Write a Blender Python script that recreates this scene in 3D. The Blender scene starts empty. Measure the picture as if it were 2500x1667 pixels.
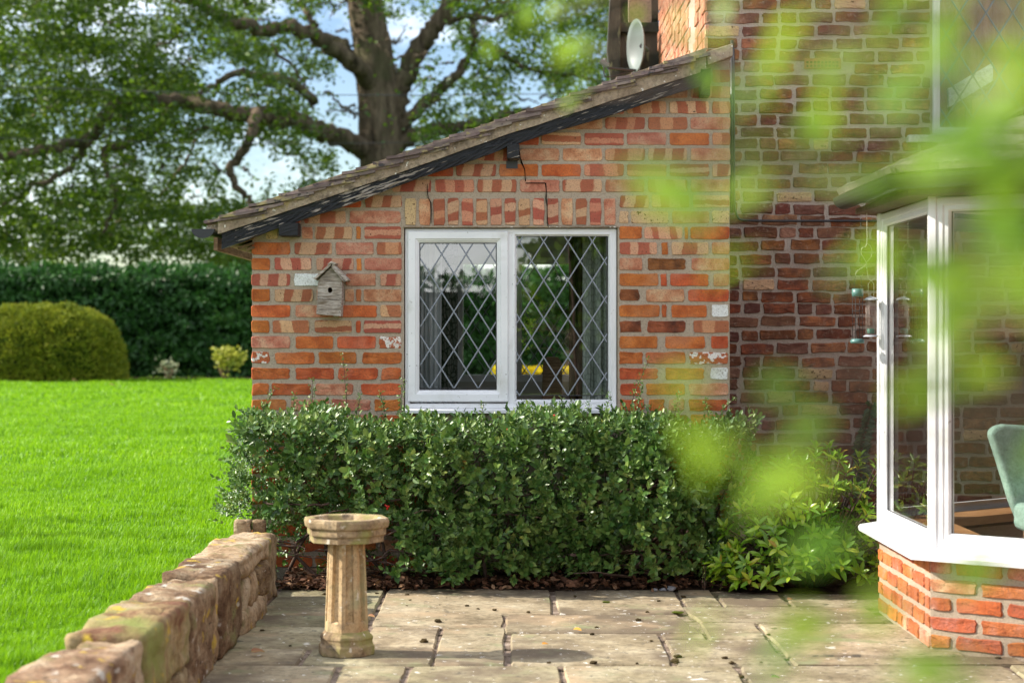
import bpy, bmesh, math, random
import numpy as np
from mathutils import Vector, Matrix
random.seed(7); RNG = np.random.default_rng(7)
S = bpy.context.scene
COL = S.collection
# ------------------------------------------------------------------ camera
F, CX, CY, CH = 4580.0, 1250.0, 819.0, 1.34          # focal length and principal point in photo pixels, eye height
cam = bpy.data.cameras.new('camera'); camo = bpy.data.objects.new('camera', cam); COL.objects.link(camo)
camo.location = (0, 0, CH); camo.rotation_euler = (math.pi/2, 0, 0)
cam.sensor_width = 36.0; cam.lens = F/2500*36; cam.shift_y = -(833.5-CY)/2500
cam.clip_start = 0.05; cam.clip_end = 3000
cam.dof.use_dof = True; cam.dof.focus_distance = 10.1; cam.dof.aperture_fstop = 2.9
S.camera = camo
# ------------------------------------------------------------------ world and sun
SUN_DIR = Vector((-0.83, 0.04, 0.55)).normalized()
SUN_EL = math.asin(SUN_DIR.z); SUN_ROT = math.atan2(SUN_DIR.x, SUN_DIR.y)
W = bpy.data.worlds.new('World'); S.world = W; W.use_nodes = True
wn = W.node_tree; wn.nodes.clear()
def wnode(t, **p):
    n = wn.nodes.new(t)
    for k, v in p.items(): setattr(n, k, v)
    return n
sky = wnode('ShaderNodeTexSky', sky_type='NISHITA', sun_disc=False, sun_elevation=SUN_EL, sun_rotation=SUN_ROT)
sky.air_density = 1.0; sky.dust_density = 0.6; sky.ozone_density = 1.2
tc = wnode('ShaderNodeTexCoord')
mp = wnode('ShaderNodeMapping'); mp.inputs['Scale'].default_value = (1.0, 1.0, 2.6); mp.inputs['Location'].default_value = (3.1, .4, .2)
nz = wnode('ShaderNodeTexNoise'); nz.inputs['Scale'].default_value = 3.4; nz.inputs['Detail'].default_value = 8; nz.inputs['Roughness'].default_value = .58
cr = wnode('ShaderNodeValToRGB'); cr.color_ramp.elements[0].position = .41; cr.color_ramp.elements[1].position = .58
mx = wnode('ShaderNodeMixRGB'); mx.inputs['Color2'].default_value = (9.5, 9.7, 10.0, 1)
hs = wnode('ShaderNodeHueSaturation'); hs.inputs['Saturation'].default_value = 1.18; hs.inputs['Hue'].default_value = .512; hs.inputs['Value'].default_value = .72; wn.links.new(sky.outputs[0], hs.inputs['Color'])
bg = wnode('ShaderNodeBackground'); bg.inputs['Strength'].default_value = 0.132
wo = wnode('ShaderNodeOutputWorld')
L = wn.links.new
L(tc.outputs['Generated'], mp.inputs['Vector']); L(mp.outputs[0], nz.inputs['Vector']); L(nz.outputs['Fac'], cr.inputs['Fac'])
L(cr.outputs['Color'], mx.inputs['Fac']); L(hs.outputs[0], mx.inputs['Color1']); L(mx.outputs[0], bg.inputs['Color']); L(bg.outputs[0], wo.inputs['Surface'])
sun = bpy.data.lights.new('sun', 'SUN'); sun.energy = 4.5; sun.angle = math.radians(0.6); sun.color = (1.0, .93, .82)
suno = bpy.data.objects.new('sun', sun); COL.objects.link(suno); suno.location = SUN_DIR*60
suno.rotation_euler = SUN_DIR.to_track_quat('Z', 'Y').to_euler()
S.view_settings.view_transform = 'Standard'; S.view_settings.look = 'None'; S.view_settings.exposure = 1.05; S.view_settings.gamma = 1.0
S.view_settings.use_curve_mapping = False
S.render.engine = 'CYCLES'
cy = S.cycles; cy.use_denoising = True; cy.max_bounces = 8; cy.transparent_max_bounces = 16; cy.transmission_bounces = 6
cy.diffuse_bounces = 3; cy.glossy_bounces = 3; cy.sample_clamp_indirect = 6; cy.caustics_reflective = False; cy.caustics_refractive = False
try: cy.denoising_prefilter = 'ACCURATE'
except Exception: pass

# ------------------------------------------------------------------ helpers: objects
def P(x, y, Y): return Vector(((x-CX)/F*Y, Y, CH-(y-CY)/F*Y))      # photo pixel at a distance -> world point
def link(o): COL.objects.link(o); return o
def adopt(o, parent):
    if parent is not None:
        o.parent = parent; o.matrix_parent_inverse = parent.matrix_basis.inverted()
    return o
def tag(o, label=None, cat=None, group=None, kind=None):
    if label: o['label'] = label
    if cat: o['category'] = cat
    if group: o['group'] = group
    if kind: o['kind'] = kind
    return o
def thing(name, label, cat, loc, group=None):
    o = link(bpy.data.objects.new(name, None)); o.location = loc; o.empty_display_size = .1
    return tag(o, label, cat, group)
def mesh(name, verts, faces, mat=None, smooth=False):
    me = bpy.data.meshes.new(name)
    if isinstance(faces, np.ndarray):
        verts = np.asarray(verts, dtype=np.float32).reshape(-1, 3); n, k = faces.shape
        me.vertices.add(len(verts)); me.vertices.foreach_set('co', verts.ravel())
        me.loops.add(n*k); me.loops.foreach_set('vertex_index', faces.astype(np.int32).ravel())
        me.polygons.add(n); me.polygons.foreach_set('loop_start', np.arange(0, n*k, k, dtype=np.int32))
        if smooth: me.polygons.foreach_set('use_smooth', np.ones(n, dtype=bool))
        me.update(calc_edges=True)
    else:
        me.from_pydata([tuple(v) for v in verts], [], faces)
        if smooth: me.polygons.foreach_set('use_smooth', [True]*len(me.polygons))
        me.update()
    if mat: me.materials.append(mat)
    return me
def obj(name, me, parent=None, loc=(0, 0, 0), rot=None, scale=None, mat=None):
    o = link(bpy.data.objects.new(name, me)); o.location = loc
    if rot is not None: o.rotation_euler = rot
    if scale is not None: o.scale = scale
    if mat is not None:
        o.material_slots[0].link = 'OBJECT'; o.material_slots[0].material = mat
    return adopt(o, parent)
class MB:
    """collects shapes and links them as one mesh object"""
    def __init__(s): s.v, s.f = [], []
    def add(s, v, f):
        b = len(s.v); s.v += [Vector(p) for p in v]; s.f += [[b+i for i in q] for q in f]; return s
    def box(s, a, b, rot=None, c=None):
        (x0, y0, z0), (x1, y1, z1) = a, b
        v = [Vector(p) for p in ((x0,y0,z0),(x1,y0,z0),(x1,y1,z0),(x0,y1,z0),(x0,y0,z1),(x1,y0,z1),(x1,y1,z1),(x0,y1,z1))]
        if rot is not None:
            c = Vector(c) if c is not None else (v[0]+v[6])/2
            v = [rot @ (p-c) + c for p in v]
        return s.add(v, [[0,3,2,1],[4,5,6,7],[0,1,5,4],[1,2,6,5],[2,3,7,6],[3,0,4,7]])
    def tube(s, pts, r, n=8, cap=True):
        v, f = tube(pts, r, n, cap); return s.add(v, f)
    def prism(s, poly, axis, a, b):
        """poly: list of 2D points extruded along 'x','y' or 'z' from a to b"""
        def to(p, t): return {'x': (t, p[0], p[1]), 'y': (p[0], t, p[1]), 'z': (p[0], p[1], t)}[axis]
        n = len(poly); v = [to(p, a) for p in poly]+[to(p, b) for p in poly]
        f = [list(range(n))[::-1], [n+i for i in range(n)]]+[[i, (i+1) % n, n+(i+1) % n, n+i] for i in range(n)]
        return s.add(v, f)
    def lathe(s, prof, c, n=24, capb=True):
        v, f = [], []
        for (r, z) in prof:
            for k in range(n):
                a = 2*math.pi*k/n; v.append((c[0]+r*math.cos(a), c[1]+r*math.sin(a), c[2]+z))
        for i in range(len(prof)-1):
            for k in range(n): f.append([i*n+k, i*n+(k+1) % n, (i+1)*n+(k+1) % n, (i+1)*n+k])
        if capb: f.append([k for k in range(n)][::-1]); f.append([(len(prof)-1)*n+k for k in range(n)])
        return s.add(v, f)
    def build(s, name, mat, parent=None, smooth=False, bevel=0, seg=2, recalc=True):
        me = mesh(name, s.v, s.f, mat, smooth)
        if recalc:
            bm = bmesh.new(); bm.from_mesh(me); bmesh.ops.recalc_face_normals(bm, faces=bm.faces)
            if bevel: bmesh.ops.bevel(bm, geom=[e for e in bm.edges if e.is_manifold and e.calc_face_angle(0) > .4], offset=bevel, segments=seg, affect='EDGES', profile=.5, clamp_overlap=True)
            bm.to_mesh(me); bm.free()
            if smooth: me.polygons.foreach_set('use_smooth', [True]*len(me.polygons))
        return obj(name, me, parent)
def tube(pts, r, n=8, cap=True):
    pts = [Vector(p) for p in pts]; m = len(pts)
    rs = r if hasattr(r, '__len__') else [r]*m
    v, f = [], []; up = Vector((.13, .21, .97)).normalized()
    for i, p in enumerate(pts):
        t = (pts[min(i+1, m-1)]-pts[max(i-1, 0)]).normalized()
        a = t.cross(up)
        if a.length < .05: a = t.cross(Vector((1, 0, 0)))
        a.normalize(); b = t.cross(a)
        for k in range(n):
            an = 2*math.pi*k/n; v.append(p+(a*math.cos(an)+b*math.sin(an))*rs[i])
    for i in range(m-1):
        for k in range(n): f.append([i*n+k, i*n+(k+1) % n, (i+1)*n+(k+1) % n, (i+1)*n+k])
    if cap: f.append(list(range(n))[::-1]); f.append([(m-1)*n+k for k in range(n)])
    return v, f
def spline(pts, sub=6, wob=0.0, rnd=random):
    pts = [Vector(p) for p in pts]; out = []
    q = [pts[0]*2-pts[1]]+pts+[pts[-1]*2-pts[-2]]
    for i in range(1, len(q)-2):
        for k in range(sub):
            t = k/sub; a, b, c, d = q[i-1], q[i], q[i+1], q[i+2]
            p = .5*((2*b)+(c-a)*t+(2*a-5*b+4*c-d)*t*t+(3*b-a-3*c+d)*t**3)
            if wob: p = p+Vector((rnd.uniform(-1, 1), rnd.uniform(-1, 1), rnd.uniform(-1, 1)))*wob
            out.append(p)
    out.append(pts[-1]); return out
def norm(a): return a/np.maximum(np.linalg.norm(a, axis=-1, keepdims=True), 1e-9)
T_FAR = (np.array([(0,0,0),(.5,-.5,.10),(1,0,0),(.5,.5,.10)]), np.array([(0,1,2),(0,2,3)]))
T_OVAL = (np.array([(0,0,0),(.32,-.46,.07),(.72,-.40,.05),(1,0,-.06),(.72,.40,.05),(.32,.46,.07)]), np.array([(0,1,2,3),(0,3,4,5)]))
T_OAK = (np.array([(0,0,0),(.25,-.22,.04),(.45,-.5,.08),(.75,-.38,.05),(1,0,-.05),(.75,.38,.05),(.45,.5,.08),(.25,.22,.04)]), np.array([(0,1,6,7),(1,2,5,6),(2,3,4,5)]))
def leaf_arrays(pos, d, n, L, Wd, T):
    """pos (N,3) leaf foot, d axis, n normal, L length, Wd width, T template -> vertices, faces"""
    tv, tf = T; N = len(pos); d = norm(d); sd = norm(np.cross(d, n)); n = np.cross(sd, d)
    L = np.broadcast_to(L, (N,))[:, None, None]; Wd = np.broadcast_to(Wd, (N,))[:, None, None]
    v = pos[:, None, :]+tv[None, :, 0:1]*L*d[:, None, :]+tv[None, :, 1:2]*Wd*sd[:, None, :]+tv[None, :, 2:3]*L*n[:, None, :]
    f = tf[None]+(np.arange(N)*len(tv))[:, None, None]
    return v.reshape(-1, 3), f.reshape(-1, tf.shape[1])
def rdir(N, g=RNG): return norm(g.normal(size=(N, 3)))
def join_arrays(parts):
    vs, fs, b = [], [], 0
    for v, f in parts: vs.append(v); fs.append(f+b); b += len(v)
    return np.concatenate(vs), np.concatenate(fs)
def vnoise(p, freq, seed=0):
    """cheap smooth pseudo-noise of points (N,3), about -1..1"""
    g = np.random.default_rng(seed); out = 0
    for k in range(5):
        w = g.normal(size=3)*freq*(1+.35*k); out = out+np.sin(p @ w+g.uniform(0, 6.28))
    return out/2.6

# ------------------------------------------------------------------ helpers: materials
def rgb(c): return (c[0], c[1], c[2], 1) if len(c) == 3 else c
class Mat:
    def __init__(s, name):
        s.m = bpy.data.materials.new(name); s.m.use_nodes = True; s.nt = s.m.node_tree
        s.b = s.nt.nodes['Principled BSDF']; s.out = s.nt.nodes['Material Output']; s._rnd = None
    def n(s, t, props=None, **ins):
        x = s.nt.nodes.new(t)
        for k, v in (props or {}).items(): setattr(x, k, v)
        for k, v in ins.items():
            so = x.inputs[int(k[1:])] if k[0] == '_' else x.inputs[k.replace('_', ' ')]
            if isinstance(v, bpy.types.NodeSocket): s.nt.links.new(v, so)
            else: so.default_value = v
        return x
    def set(s, **ins):
        for k, v in ins.items():
            so = s.b.inputs[k.replace('_', ' ')]
            if isinstance(v, bpy.types.NodeSocket): s.nt.links.new(v, so)
            else: so.default_value = v
        return s
    def coord(s, scale=(1, 1, 1), which='Object'):
        return s.n('ShaderNodeMapping', Vector=s.n('ShaderNodeTexCoord').outputs[which], Scale=scale).outputs[0]
    def rnd(s):
        if s._rnd is None: s._rnd = s.n('ShaderNodeObjectInfo').outputs['Random']
        return s._rnd
    def math(s, op, a, b=0.0, c=0.0, clamp=False): return s.n('ShaderNodeMath', {'operation': op, 'use_clamp': clamp}, _0=a, _1=b, _2=c).outputs[0]
    def noise(s, vec, scale, detail=5, rough=.55, w=None):
        if w is None: return s.n('ShaderNodeTexNoise', Vector=vec, Scale=scale, Detail=detail, Roughness=rough).outputs['Fac']
        return s.n('ShaderNodeTexNoise', {'noise_dimensions': '4D'}, Vector=vec, W=w, Scale=scale, Detail=detail, Roughness=rough).outputs['Fac']
    def ramp(s, fac, stops, interp='LINEAR'):
        r = s.n('ShaderNodeValToRGB', Fac=fac); cr = r.color_ramp; cr.interpolation = interp
        while len(cr.elements) < len(stops): cr.elements.new(.5)
        for e, (p, c) in zip(cr.elements, stops): e.position = p; e.color = rgb(c if hasattr(c, '__len__') else (c, c, c))
        return r.outputs['Color']
    def mix(s, fac, a, b, blend='MIX'):
        return s.n('ShaderNodeMixRGB', {'blend_type': blend}, Fac=fac, Color1=rgb(a) if isinstance(a, tuple) else a, Color2=rgb(b) if isinstance(b, tuple) else b).outputs[0]
    def bump(s, h, strength=.4, dist=.01):
        s.set(Normal=s.n('ShaderNodeBump', Strength=strength, Distance=dist, Height=h).outputs[0]); return s
    def vary(s, col, amt=.25, hue=.0):
        r = s.rnd(); v = s.math('MULTIPLY_ADD', r, amt*2, 1-amt)
        h = s.math('MULTIPLY_ADD', s.math('FRACT', s.math('MULTIPLY', r, 13.7)), hue*2, .5-hue)
        return s.n('ShaderNodeHueSaturation', Hue=h, Saturation=1.0, Value=v, Fac=1.0, Color=col).outputs[0]
def surf(name, stops, scale=6, rough=.85, spec=.3, bump=.35, bscale=50, bdist=.006, spots=(), rand=0., hue=0., vscale=(1, 1, 1), detail=6, metal=0., coat=0.):
    m = Mat(name); c = m.coord(vscale); w = m.math('MULTIPLY', m.rnd(), 43.0)
    col = m.ramp(m.noise(c, scale, detail, .62, w=w), [(.5+(p_-.5)*.62, q_) for p_, q_ in stops])
    if bump > .25: col = m.mix(1., col, m.ramp(m.noise(c, bscale*.9, 5, .7, w=w), [(.32, .55), (.5, 1.), (.68, 1.22)]), 'MULTIPLY')
    if rand: col = m.vary(col, rand, hue)
    for (sc, lo, hi, cc, *r) in spots:
        cv = m.coord(r[0]) if r else c
        col = m.mix(m.ramp(m.noise(cv, sc, 5, w=m.math('ADD', w, sc)), [(lo-.025, 0.), (hi-.025, 1.)]), col, cc)
    m.set(Base_Color=col, Roughness=rough, Specular_IOR_Level=spec, Metallic=metal, Coat_Weight=coat)
    if bump: m.bump(m.noise(c, bscale, 6, .65, w=w), bump, bdist)
    return m.m
def plain(name, c, rough=.5, spec=.4, metal=0.): m = Mat(name); m.set(Base_Color=rgb(c), Roughness=rough, Specular_IOR_Level=spec, Metallic=metal); return m.m
def leafmat(name, stops, rough=.45, spec=.4, trans=.35, tcol=(.20, .34, .02), pos=None):
    """stops: ramp over a random value per leaf"""
    m = Mat(name); g = m.n('ShaderNodeNewGeometry'); r = g.outputs['Random Per Island']
    if pos:  # whole sprays differ a little too
        nz = m.noise(m.coord(), pos, 2); r = m.math('ADD', m.math('MULTIPLY', r, .62), m.math('MULTIPLY', m.math('SUBTRACT', nz, .3), .95), clamp=True)
    col = m.ramp(r, stops)
    m.set(Base_Color=col, Roughness=rough, Specular_IOR_Level=spec)
    tr = m.n('ShaderNodeBsdfTranslucent', Color=m.mix(.5, col, tcol))
    mx = m.n('ShaderNodeMixShader', _0=trans, _1=m.b.outputs[0], _2=tr.outputs[0])
    m.nt.links.new(mx.outputs[0], m.out.inputs['Surface']); return m.m
def glassmat(name, ior=1.5, tint=(1, 1, 1), rough=0.0, gain=1.0):
    m = Mat(name); m.nt.nodes.remove(m.b)
    # one sheet stands for the pane, so its back must not count as the inside of the glass
    bf = m.n('ShaderNodeNewGeometry').outputs['Backfacing']; fr = m.n('ShaderNodeFresnel', IOR=m.math('ADD', ior, m.math('MULTIPLY', bf, 1/ior-ior))); fac = m.math('MULTIPLY', fr.outputs[0], gain, clamp=True)
    tr = m.n('ShaderNodeBsdfTransparent', Color=rgb(tint)); gl = m.n('ShaderNodeBsdfGlossy', Color=(1, 1, 1, 1), Roughness=rough)
    mx = m.n('ShaderNodeMixShader', _0=fac, _1=tr.outputs[0], _2=gl.outputs[0])
    m.nt.links.new(mx.outputs[0], m.out.inputs['Surface']); return m.m

# ------------------------------------------------------------------ brick materials
ORANGE, RED, CREAM, PINK = (.43, .098, .028), (.31, .088, .052), (.55, .36, .19), (.48, .18, .095)
def brick_mat(name, kind):
    m = Mat(name); c = m.coord(); w = m.math('MULTIPLY', m.rnd(), 91.0)
    fine = m.noise(c, 140, 4, .7, w=w); mid = m.noise(c, 14, 5, .6, w=w)
    sep = m.n('ShaderNodeSeparateXYZ', Vector=c)
    wob = m.math('MULTIPLY', m.math('SUBTRACT', m.noise(c, 26, 3, .5, w=w), .5), .03)
    if kind in ('stripe', 'band', 'square', 'soldier'):
        ax = sep.outputs['X'] if kind in ('stripe', 'square') else sep.outputs['Z']
        sc = {'stripe': 19.0, 'square': 13.0, 'band': 34.0, 'soldier': 19.0}[kind]
        if kind == 'soldier': ax = m.math('ADD', ax, m.math('MULTIPLY', sep.outputs['X'], m.math('MULTIPLY', m.math('SUBTRACT', m.rnd(), .5), .7)))
        else: ax = m.math('ADD', ax, m.math('MULTIPLY', sep.outputs['Z' if kind != 'band' else 'X'], m.math('MULTIPLY', m.math('SUBTRACT', m.rnd(), .5), .5 if kind != 'band' else .1)))
        t = m.math('MULTIPLY_ADD', m.math('ADD', ax, wob), sc, w)
        alt = m.math('FRACT', m.math('MULTIPLY', t, .5))
        duty = m.math('MULTIPLY_ADD', m.math('FRACT', m.math('MULTIPLY', m.rnd(), 7.31)), .22, .40)
        tri = m.math('SUBTRACT', duty, alt)
        fac = m.ramp(m.math('MULTIPLY_ADD', tri, 14.0, .5), [(.0, 0.), (1., 1.)])
        fac = m.math('MULTIPLY', fac, m.ramp(alt, [(.0, 0.), (.03, 1.)]))
        red = m.mix(mid, RED, (.43, .14, .075)); cre = m.mix(mid, (.64, .43, .26), (.50, .245, .14))
        cre = m.mix(m.ramp(m.math('FRACT', m.math('MULTIPLY', m.rnd(), 3.77)), [(.45, 0.), (.9, .75)]), cre, (.50, .19, .10))
        col = m.mix(fac, cre, red)
        col = m.mix(m.ramp(m.noise(c, 70, 2, .5, w=w), [(.685, 0.), (.71, 1.)]), col, (.07, .035, .02))
    elif kind == 'orange': col = m.mix(m.ramp(mid, [(.36, 0.), (.64, 1.)]), (.36, .080, .024), (.58, .165, .048)); col = m.mix(m.ramp(m.noise(c, 5, 2, w=w), [(.52, 0.), (.64, .5)]), col, (.50, .21, .11))
    elif kind == 'pink': col = m.ramp(mid, [(.36, (.37, .125, .07)), (.5, (.50, .22, .13)), (.64, (.56, .34, .21))])
    elif kind == 'cream': col = m.mix(mid, (.62, .45, .26), (.50, .30, .15)); col = m.mix(m.ramp(m.noise(c, 60, 2, .5, w=w), [(.62, 0.), (.66, 1.)]), col, (.10, .05, .025))
    elif kind == 'white': col = m.mix(m.ramp(m.noise(c, 45, 4, .6, w=w), [(.30, 1.), (.40, 0.)]), (.72, .73, .70), (.30, .28, .25))
    elif kind == 'flaky': col = m.mix(m.ramp(m.noise(c, 24, 4, .6, w=w), [(.50, 0.), (.53, 1.)]), m.mix(mid, (.36, .085, .03), (.46, .15, .06)), (.74, .70, .64))
    elif kind == 'burnt': col = m.ramp(mid, [(.3, (.07, .028, .016)), (.5, (.20, .065, .025)), (.7, (.36, .13, .05))])
    elif kind == 'old':       # soft old house bricks, each its own red, brown or sooty purple
        a = m.ramp(m.rnd(), [(0, (.25, .066, .030)), (.22, (.40, .13, .048)), (.42, (.20, .064, .036)), (.6, (.30, .14, .082)), (.76, (.12, .052, .038)), (.9, (.44, .175, .068)), (1, (.33, .21, .145))], 'LINEAR')
        col = m.mix(m.ramp(mid, [(.36, 0.), (.6, .8)]), a, (.12, .045, .032), 'MIX')
        col = m.mix(m.ramp(m.noise(c, 30, 5, .7, w=w), [(.56, 0.), (.70, .7)]), col, (.44, .33, .25))
        col = m.mix(m.ramp(m.noise(c, 22, 4, .6, w=m.math('ADD', w, 9.)), [(.60, 0.), (.72, .8)]), col, (.035, .022, .02))
    elif kind == 'sunlit':    # hand made plinth bricks, sunlight put into their brighter colour
        col = m.ramp(mid, [(.28, (.30, .075, .028)), (.48, (.46, .145, .05)), (.62, (.44, .17, .095)), (.78, (.52, .33, .24))])
    col = m.vary(col, .13 if kind != 'white' else .04, .012)
    col = m.mix(m.ramp(fine, [(.34, .6), (.5, 0.)]), col, (.13, .07, .045))
    m.set(Base_Color=col, Roughness=.92, Specular_IOR_Level=.18)
    h = m.math('ADD', m.math('MULTIPLY', fine, .35), m.math('MULTIPLY', m.noise(c, 38, 6, .7, w=w), {'old': 2.0, 'sunlit': 1.8, 'orange': 1.2, 'burnt': 1.5}.get(kind, .75)))
    return m.bump(h, .75, .009).m
BM = {k: brick_mat('brick_'+k, k) for k in ('stripe', 'square', 'band', 'soldier', 'orange', 'pink', 'cream', 'white', 'flaky', 'burnt', 'old', 'sunlit')}
def mortar_mat(name, c1, c2, bs=.5):
    m = Mat(name); c = m.coord(); n1 = m.noise(c, 5, 6); n2 = m.noise(c, 120, 5, .7)
    col = m.mix(n1, c1, c2); col = m.mix(m.ramp(n2, [(.34, .5), (.5, 0.)]), col, (.12, .09, .065))
    m.set(Base_Color=col, Roughness=.95, Specular_IOR_Level=.1)
    return m.bump(m.math('ADD', n2, m.noise(c, 30, 5)), bs, .008).m
MORTAR = mortar_mat('mortar_sandy', (.36, .29, .215), (.45, .37, .28))
MORTAR_OLD = mortar_mat('mortar_pale', (.42, .335, .27), (.52, .43, .36), .7)

def brick_mesh(name, w, h, d=.014, jit=.0022, seed=0, inset=.0035, rough=.0012):
    """front faces -Y at y=0, centred in x and z; chipped outline, 12 to 14 corner points"""
    r = random.Random(seed); pts = []
    nx = 4 if w > .12 else 2
    for k in range(nx): pts.append((-w/2+w*(k+.12)/nx+ (0 if k else .0), -h/2))
    pts.append((w/2-.12*w/nx, -h/2)); pts.append((w/2, -h/2+.14*h)); pts.append((w/2, 0)); pts.append((w/2, h/2-.14*h))
    for k in range(nx): pts.append((w/2-w*(k+.12)/nx, h/2))
    pts.append((-w/2+.12*w/nx, h/2)); pts.append((-w/2, h/2-.14*h)); pts.append((-w/2, 0)); pts.append((-w/2, -h/2+.14*h))
    pts = [(x+r.uniform(-jit, jit)*1.3-math.copysign(jit*.4, x), z+r.uniform(-jit, jit)-math.copysign(jit*.4, z)) for x, z in pts]
    n = len(pts); v = []
    for x, z in pts: v.append((x*(1-2*inset/w), r.uniform(-rough, rough), z*(1-2*inset/h)))
    for x, z in pts: v.append((x, d, z))
    v.append((r.uniform(-.2, .2)*w, r.uniform(-rough, rough)*2, 0))
    f = [[2*n, (i+1) % n, i] for i in range(n)]+[[i, (i+1) % n, n+(i+1) % n, n+i] for i in range(n)]
    me = mesh(name, v, [q[::-1] for q in f]); me.materials.append(BM['orange']); return me
_bcache = {}
def brick_variant(w, h, style):
    """a shared mesh of about this size; the object's scale takes up the rest"""
    ws = [.03, .06, .10, .15, .205, .225, .24] if style != 'old' else [.05, .10, .15, .19, .22]
    wq = min(ws, key=lambda a: abs(a-w)); hq = min([.06, .072, .15], key=lambda a: abs(a-h)); k = random.randrange(5)
    key = (wq, hq, style, k)
    if key not in _bcache:
        p = {'new': dict(jit=.0022, rough=.001, inset=.0035), 'rough': dict(jit=.0038, rough=.0022, inset=.0055), 'old': dict(jit=.0040, rough=.003, inset=.0045)}[style]
        _bcache[key] = brick_mesh('brick', wq, hq, seed=hash(key) & 0xffff if False else int(wq*1000)*31+int(hq*1000)*7+k*101+len(style), **p)
    return _bcache[key], w/wq, h/hq
def lay_brick(parent, x, y, z, w, h, kind, style='new', rot=0.):
    me, sx, sz = brick_variant(w, h, style)
    return obj('brick', me, parent, (x, y, z), (0, 0, rot), (sx, 1, sz), BM[kind])
def sheet(mb, polys, y):
    for p in polys: mb.add([(x, y, z) for x, z in p], [list(range(len(p)))])
# ================================================================== materials
UPVC = surf('white_window_plastic', [(.3, (.70, .71, .71)), (.7, (.78, .785, .79))], 3, .36, .5, .04, 20, .002, spots=[(5, .60, .72, (.60, .60, .57)), (60, .69, .73, (.34, .33, .30))])
LEAD = plain('dull_lead', (.23, .25, .28), .5, .5, .35)
GLASS = glassmat('window_glass', 1.5, (.96, .98, .97), 0.0, 5.4)
GLASSB = glassmat('clear_glass', 1.5, (.98, .985, .98), 0.0, 1.3)
SOIL = surf('dark_soil', [(.3, (.022, .014, .009)), (.7, (.06, .038, .024))], 20, .95, .1, .8, 60, .02)
BLACKPL = plain('black_plastic', (.018, .018, .02), .38, .5)
STEEL = plain('galvanised_wire', (.42, .42, .43), .4, .5, .7)
TILE = surf('weathered_roof_tile', [(.3, (.12, .085, .08)), (.55, (.19, .145, .13)), (.75, (.26, .21, .17))], 9, .9, .2, .24, 70, .006,
            spots=[(14, .56, .64, (.30, .25, .12)), (26, .62, .68, (.055, .05, .05))], rand=.28, hue=.015)
VERGE = surf('verge_mortar', [(.3, (.25, .19, .13)), (.55, (.35, .275, .195)), (.75, (.43, .345, .255))], 7, .95, .1, .9, 60, .008,
             spots=[(34, .66, .69, (.75, .72, .64)), (11, .58, .70, (.14, .11, .08)), (9, .62, .72, (.40, .30, .08))])
def peeling_black():
    m = Mat('peeling_black_paint'); c = m.coord((2.2, 8, 26)); w = m.math('MULTIPLY', m.rnd(), 10.)
    # the grain runs up the slope: turn the coordinates by the pitch first
    mp = m.n('ShaderNodeMapping', Vector=m.n('ShaderNodeTexCoord').outputs['Object'], Rotation=(0, math.radians(18.6), 0), Scale=(1, 1, 1)).outputs[0]
    g = m.n('ShaderNodeMapping', Vector=mp, Scale=(9, 20, 85)).outputs[0]; big = m.n('ShaderNodeMapping', Vector=mp, Scale=(1.1, 1, 2.2)).outputs[0]
    n1 = m.noise(g, 1.0, 6, .6); n2 = m.noise(big, 1.6, 3)
    # more bare wood towards the middle of the slope
    bare = m.ramp(m.math('MULTIPLY', n1, m.math('MULTIPLY_ADD', n2, 1.1, .47)), [(.575, 0.), (.605, 1.)])
    paint = m.mix(m.noise(g, 2.0, 4), (.005, .0055, .0065), (.020, .021, .023))
    wood = m.mix(m.noise(g, 3., 4), (.16, .115, .075), (.44, .40, .35))
    m.set(Base_Color=m.mix(bare, paint, wood), Roughness=m.ramp(bare, [(0, .55), (1, .9)]), Specular_IOR_Level=.3)
    return m.bump(m.math('ADD', n1, m.math('MULTIPLY', bare, -.4)), .9, .012).m
PEEL = peeling_black()
WOODG = surf('weathered_grey_wood', [(.3, (.20, .165, .135)), (.5, (.36, .31, .26)), (.7, (.50, .45, .40))], 5, .9, .15, .7, 12, .006, spots=[(7, .60, .72, (.14, .10, .06), (1, 1, 3))], rand=.1, vscale=(3, 3, 26))
WOODB = surf('brown_wood', [(.3, (.13, .075, .04)), (.7, (.27, .17, .10))], 4, .8, .2, .5, 12, .005, rand=.1, vscale=(3, 3, 26))
PLASTER = surf('room_plaster', [(.3, (.50, .47, .42)), (.7, (.55, .52, .47))], 3, .9, .1, .05, 30)
ROOMDARK = surf('room_floor_carpet', [(.3, (.16, .12, .09)), (.7, (.22, .17, .13))], 6, .95, .1, .2, 60)

# ================================================================== the lean-to
WY, PX = 10.4, F/10.4                                     # wall plane and its pixels per metre
def wx(x): return (x-CX)/PX
def wz(y): return CH-(y-CY)/PX
VY = 10.30
_rx = [wx(x)*VY/WY for x in (537, 830, 1240, 1733)]; _rz = [CH-(y-CY)*VY/F for y in (606, 504, 357, 202)]
def roof_low(x): return float(np.interp(x, _rx, _rz)) if x < _rx[-1] else _rz[-1]+(x-_rx[-1])*.33
XL, XR = wx(614), wx(1783)
ext = thing('brick_lean_to', 'orange and striped brick lean-to with sloping tiled roof and white leaded window', 'building', (0, WY, 0))
w0x, w1x, w0z, w1z = wx(986), wx(1508), wz(1008), wz(556)
mw = MB()
yf = WY+.0055; yb = WY+.21
top = [(x, roof_low(x)+.09) for x in (XL+.001, _rx[1], w0x, _rx[2], w1x, 1.02)]
left = [(XL+.003, -.05), (w0x, -.05), (w0x, w0z), (w0x, w1z), (w0x, top[2][1]), top[1], (XL+.003, top[0][1])]
mid_t = [(w0x, w1z), (w1x, w1z), (w1x, top[4][1]), top[3], (w0x, top[2][1])]
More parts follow.
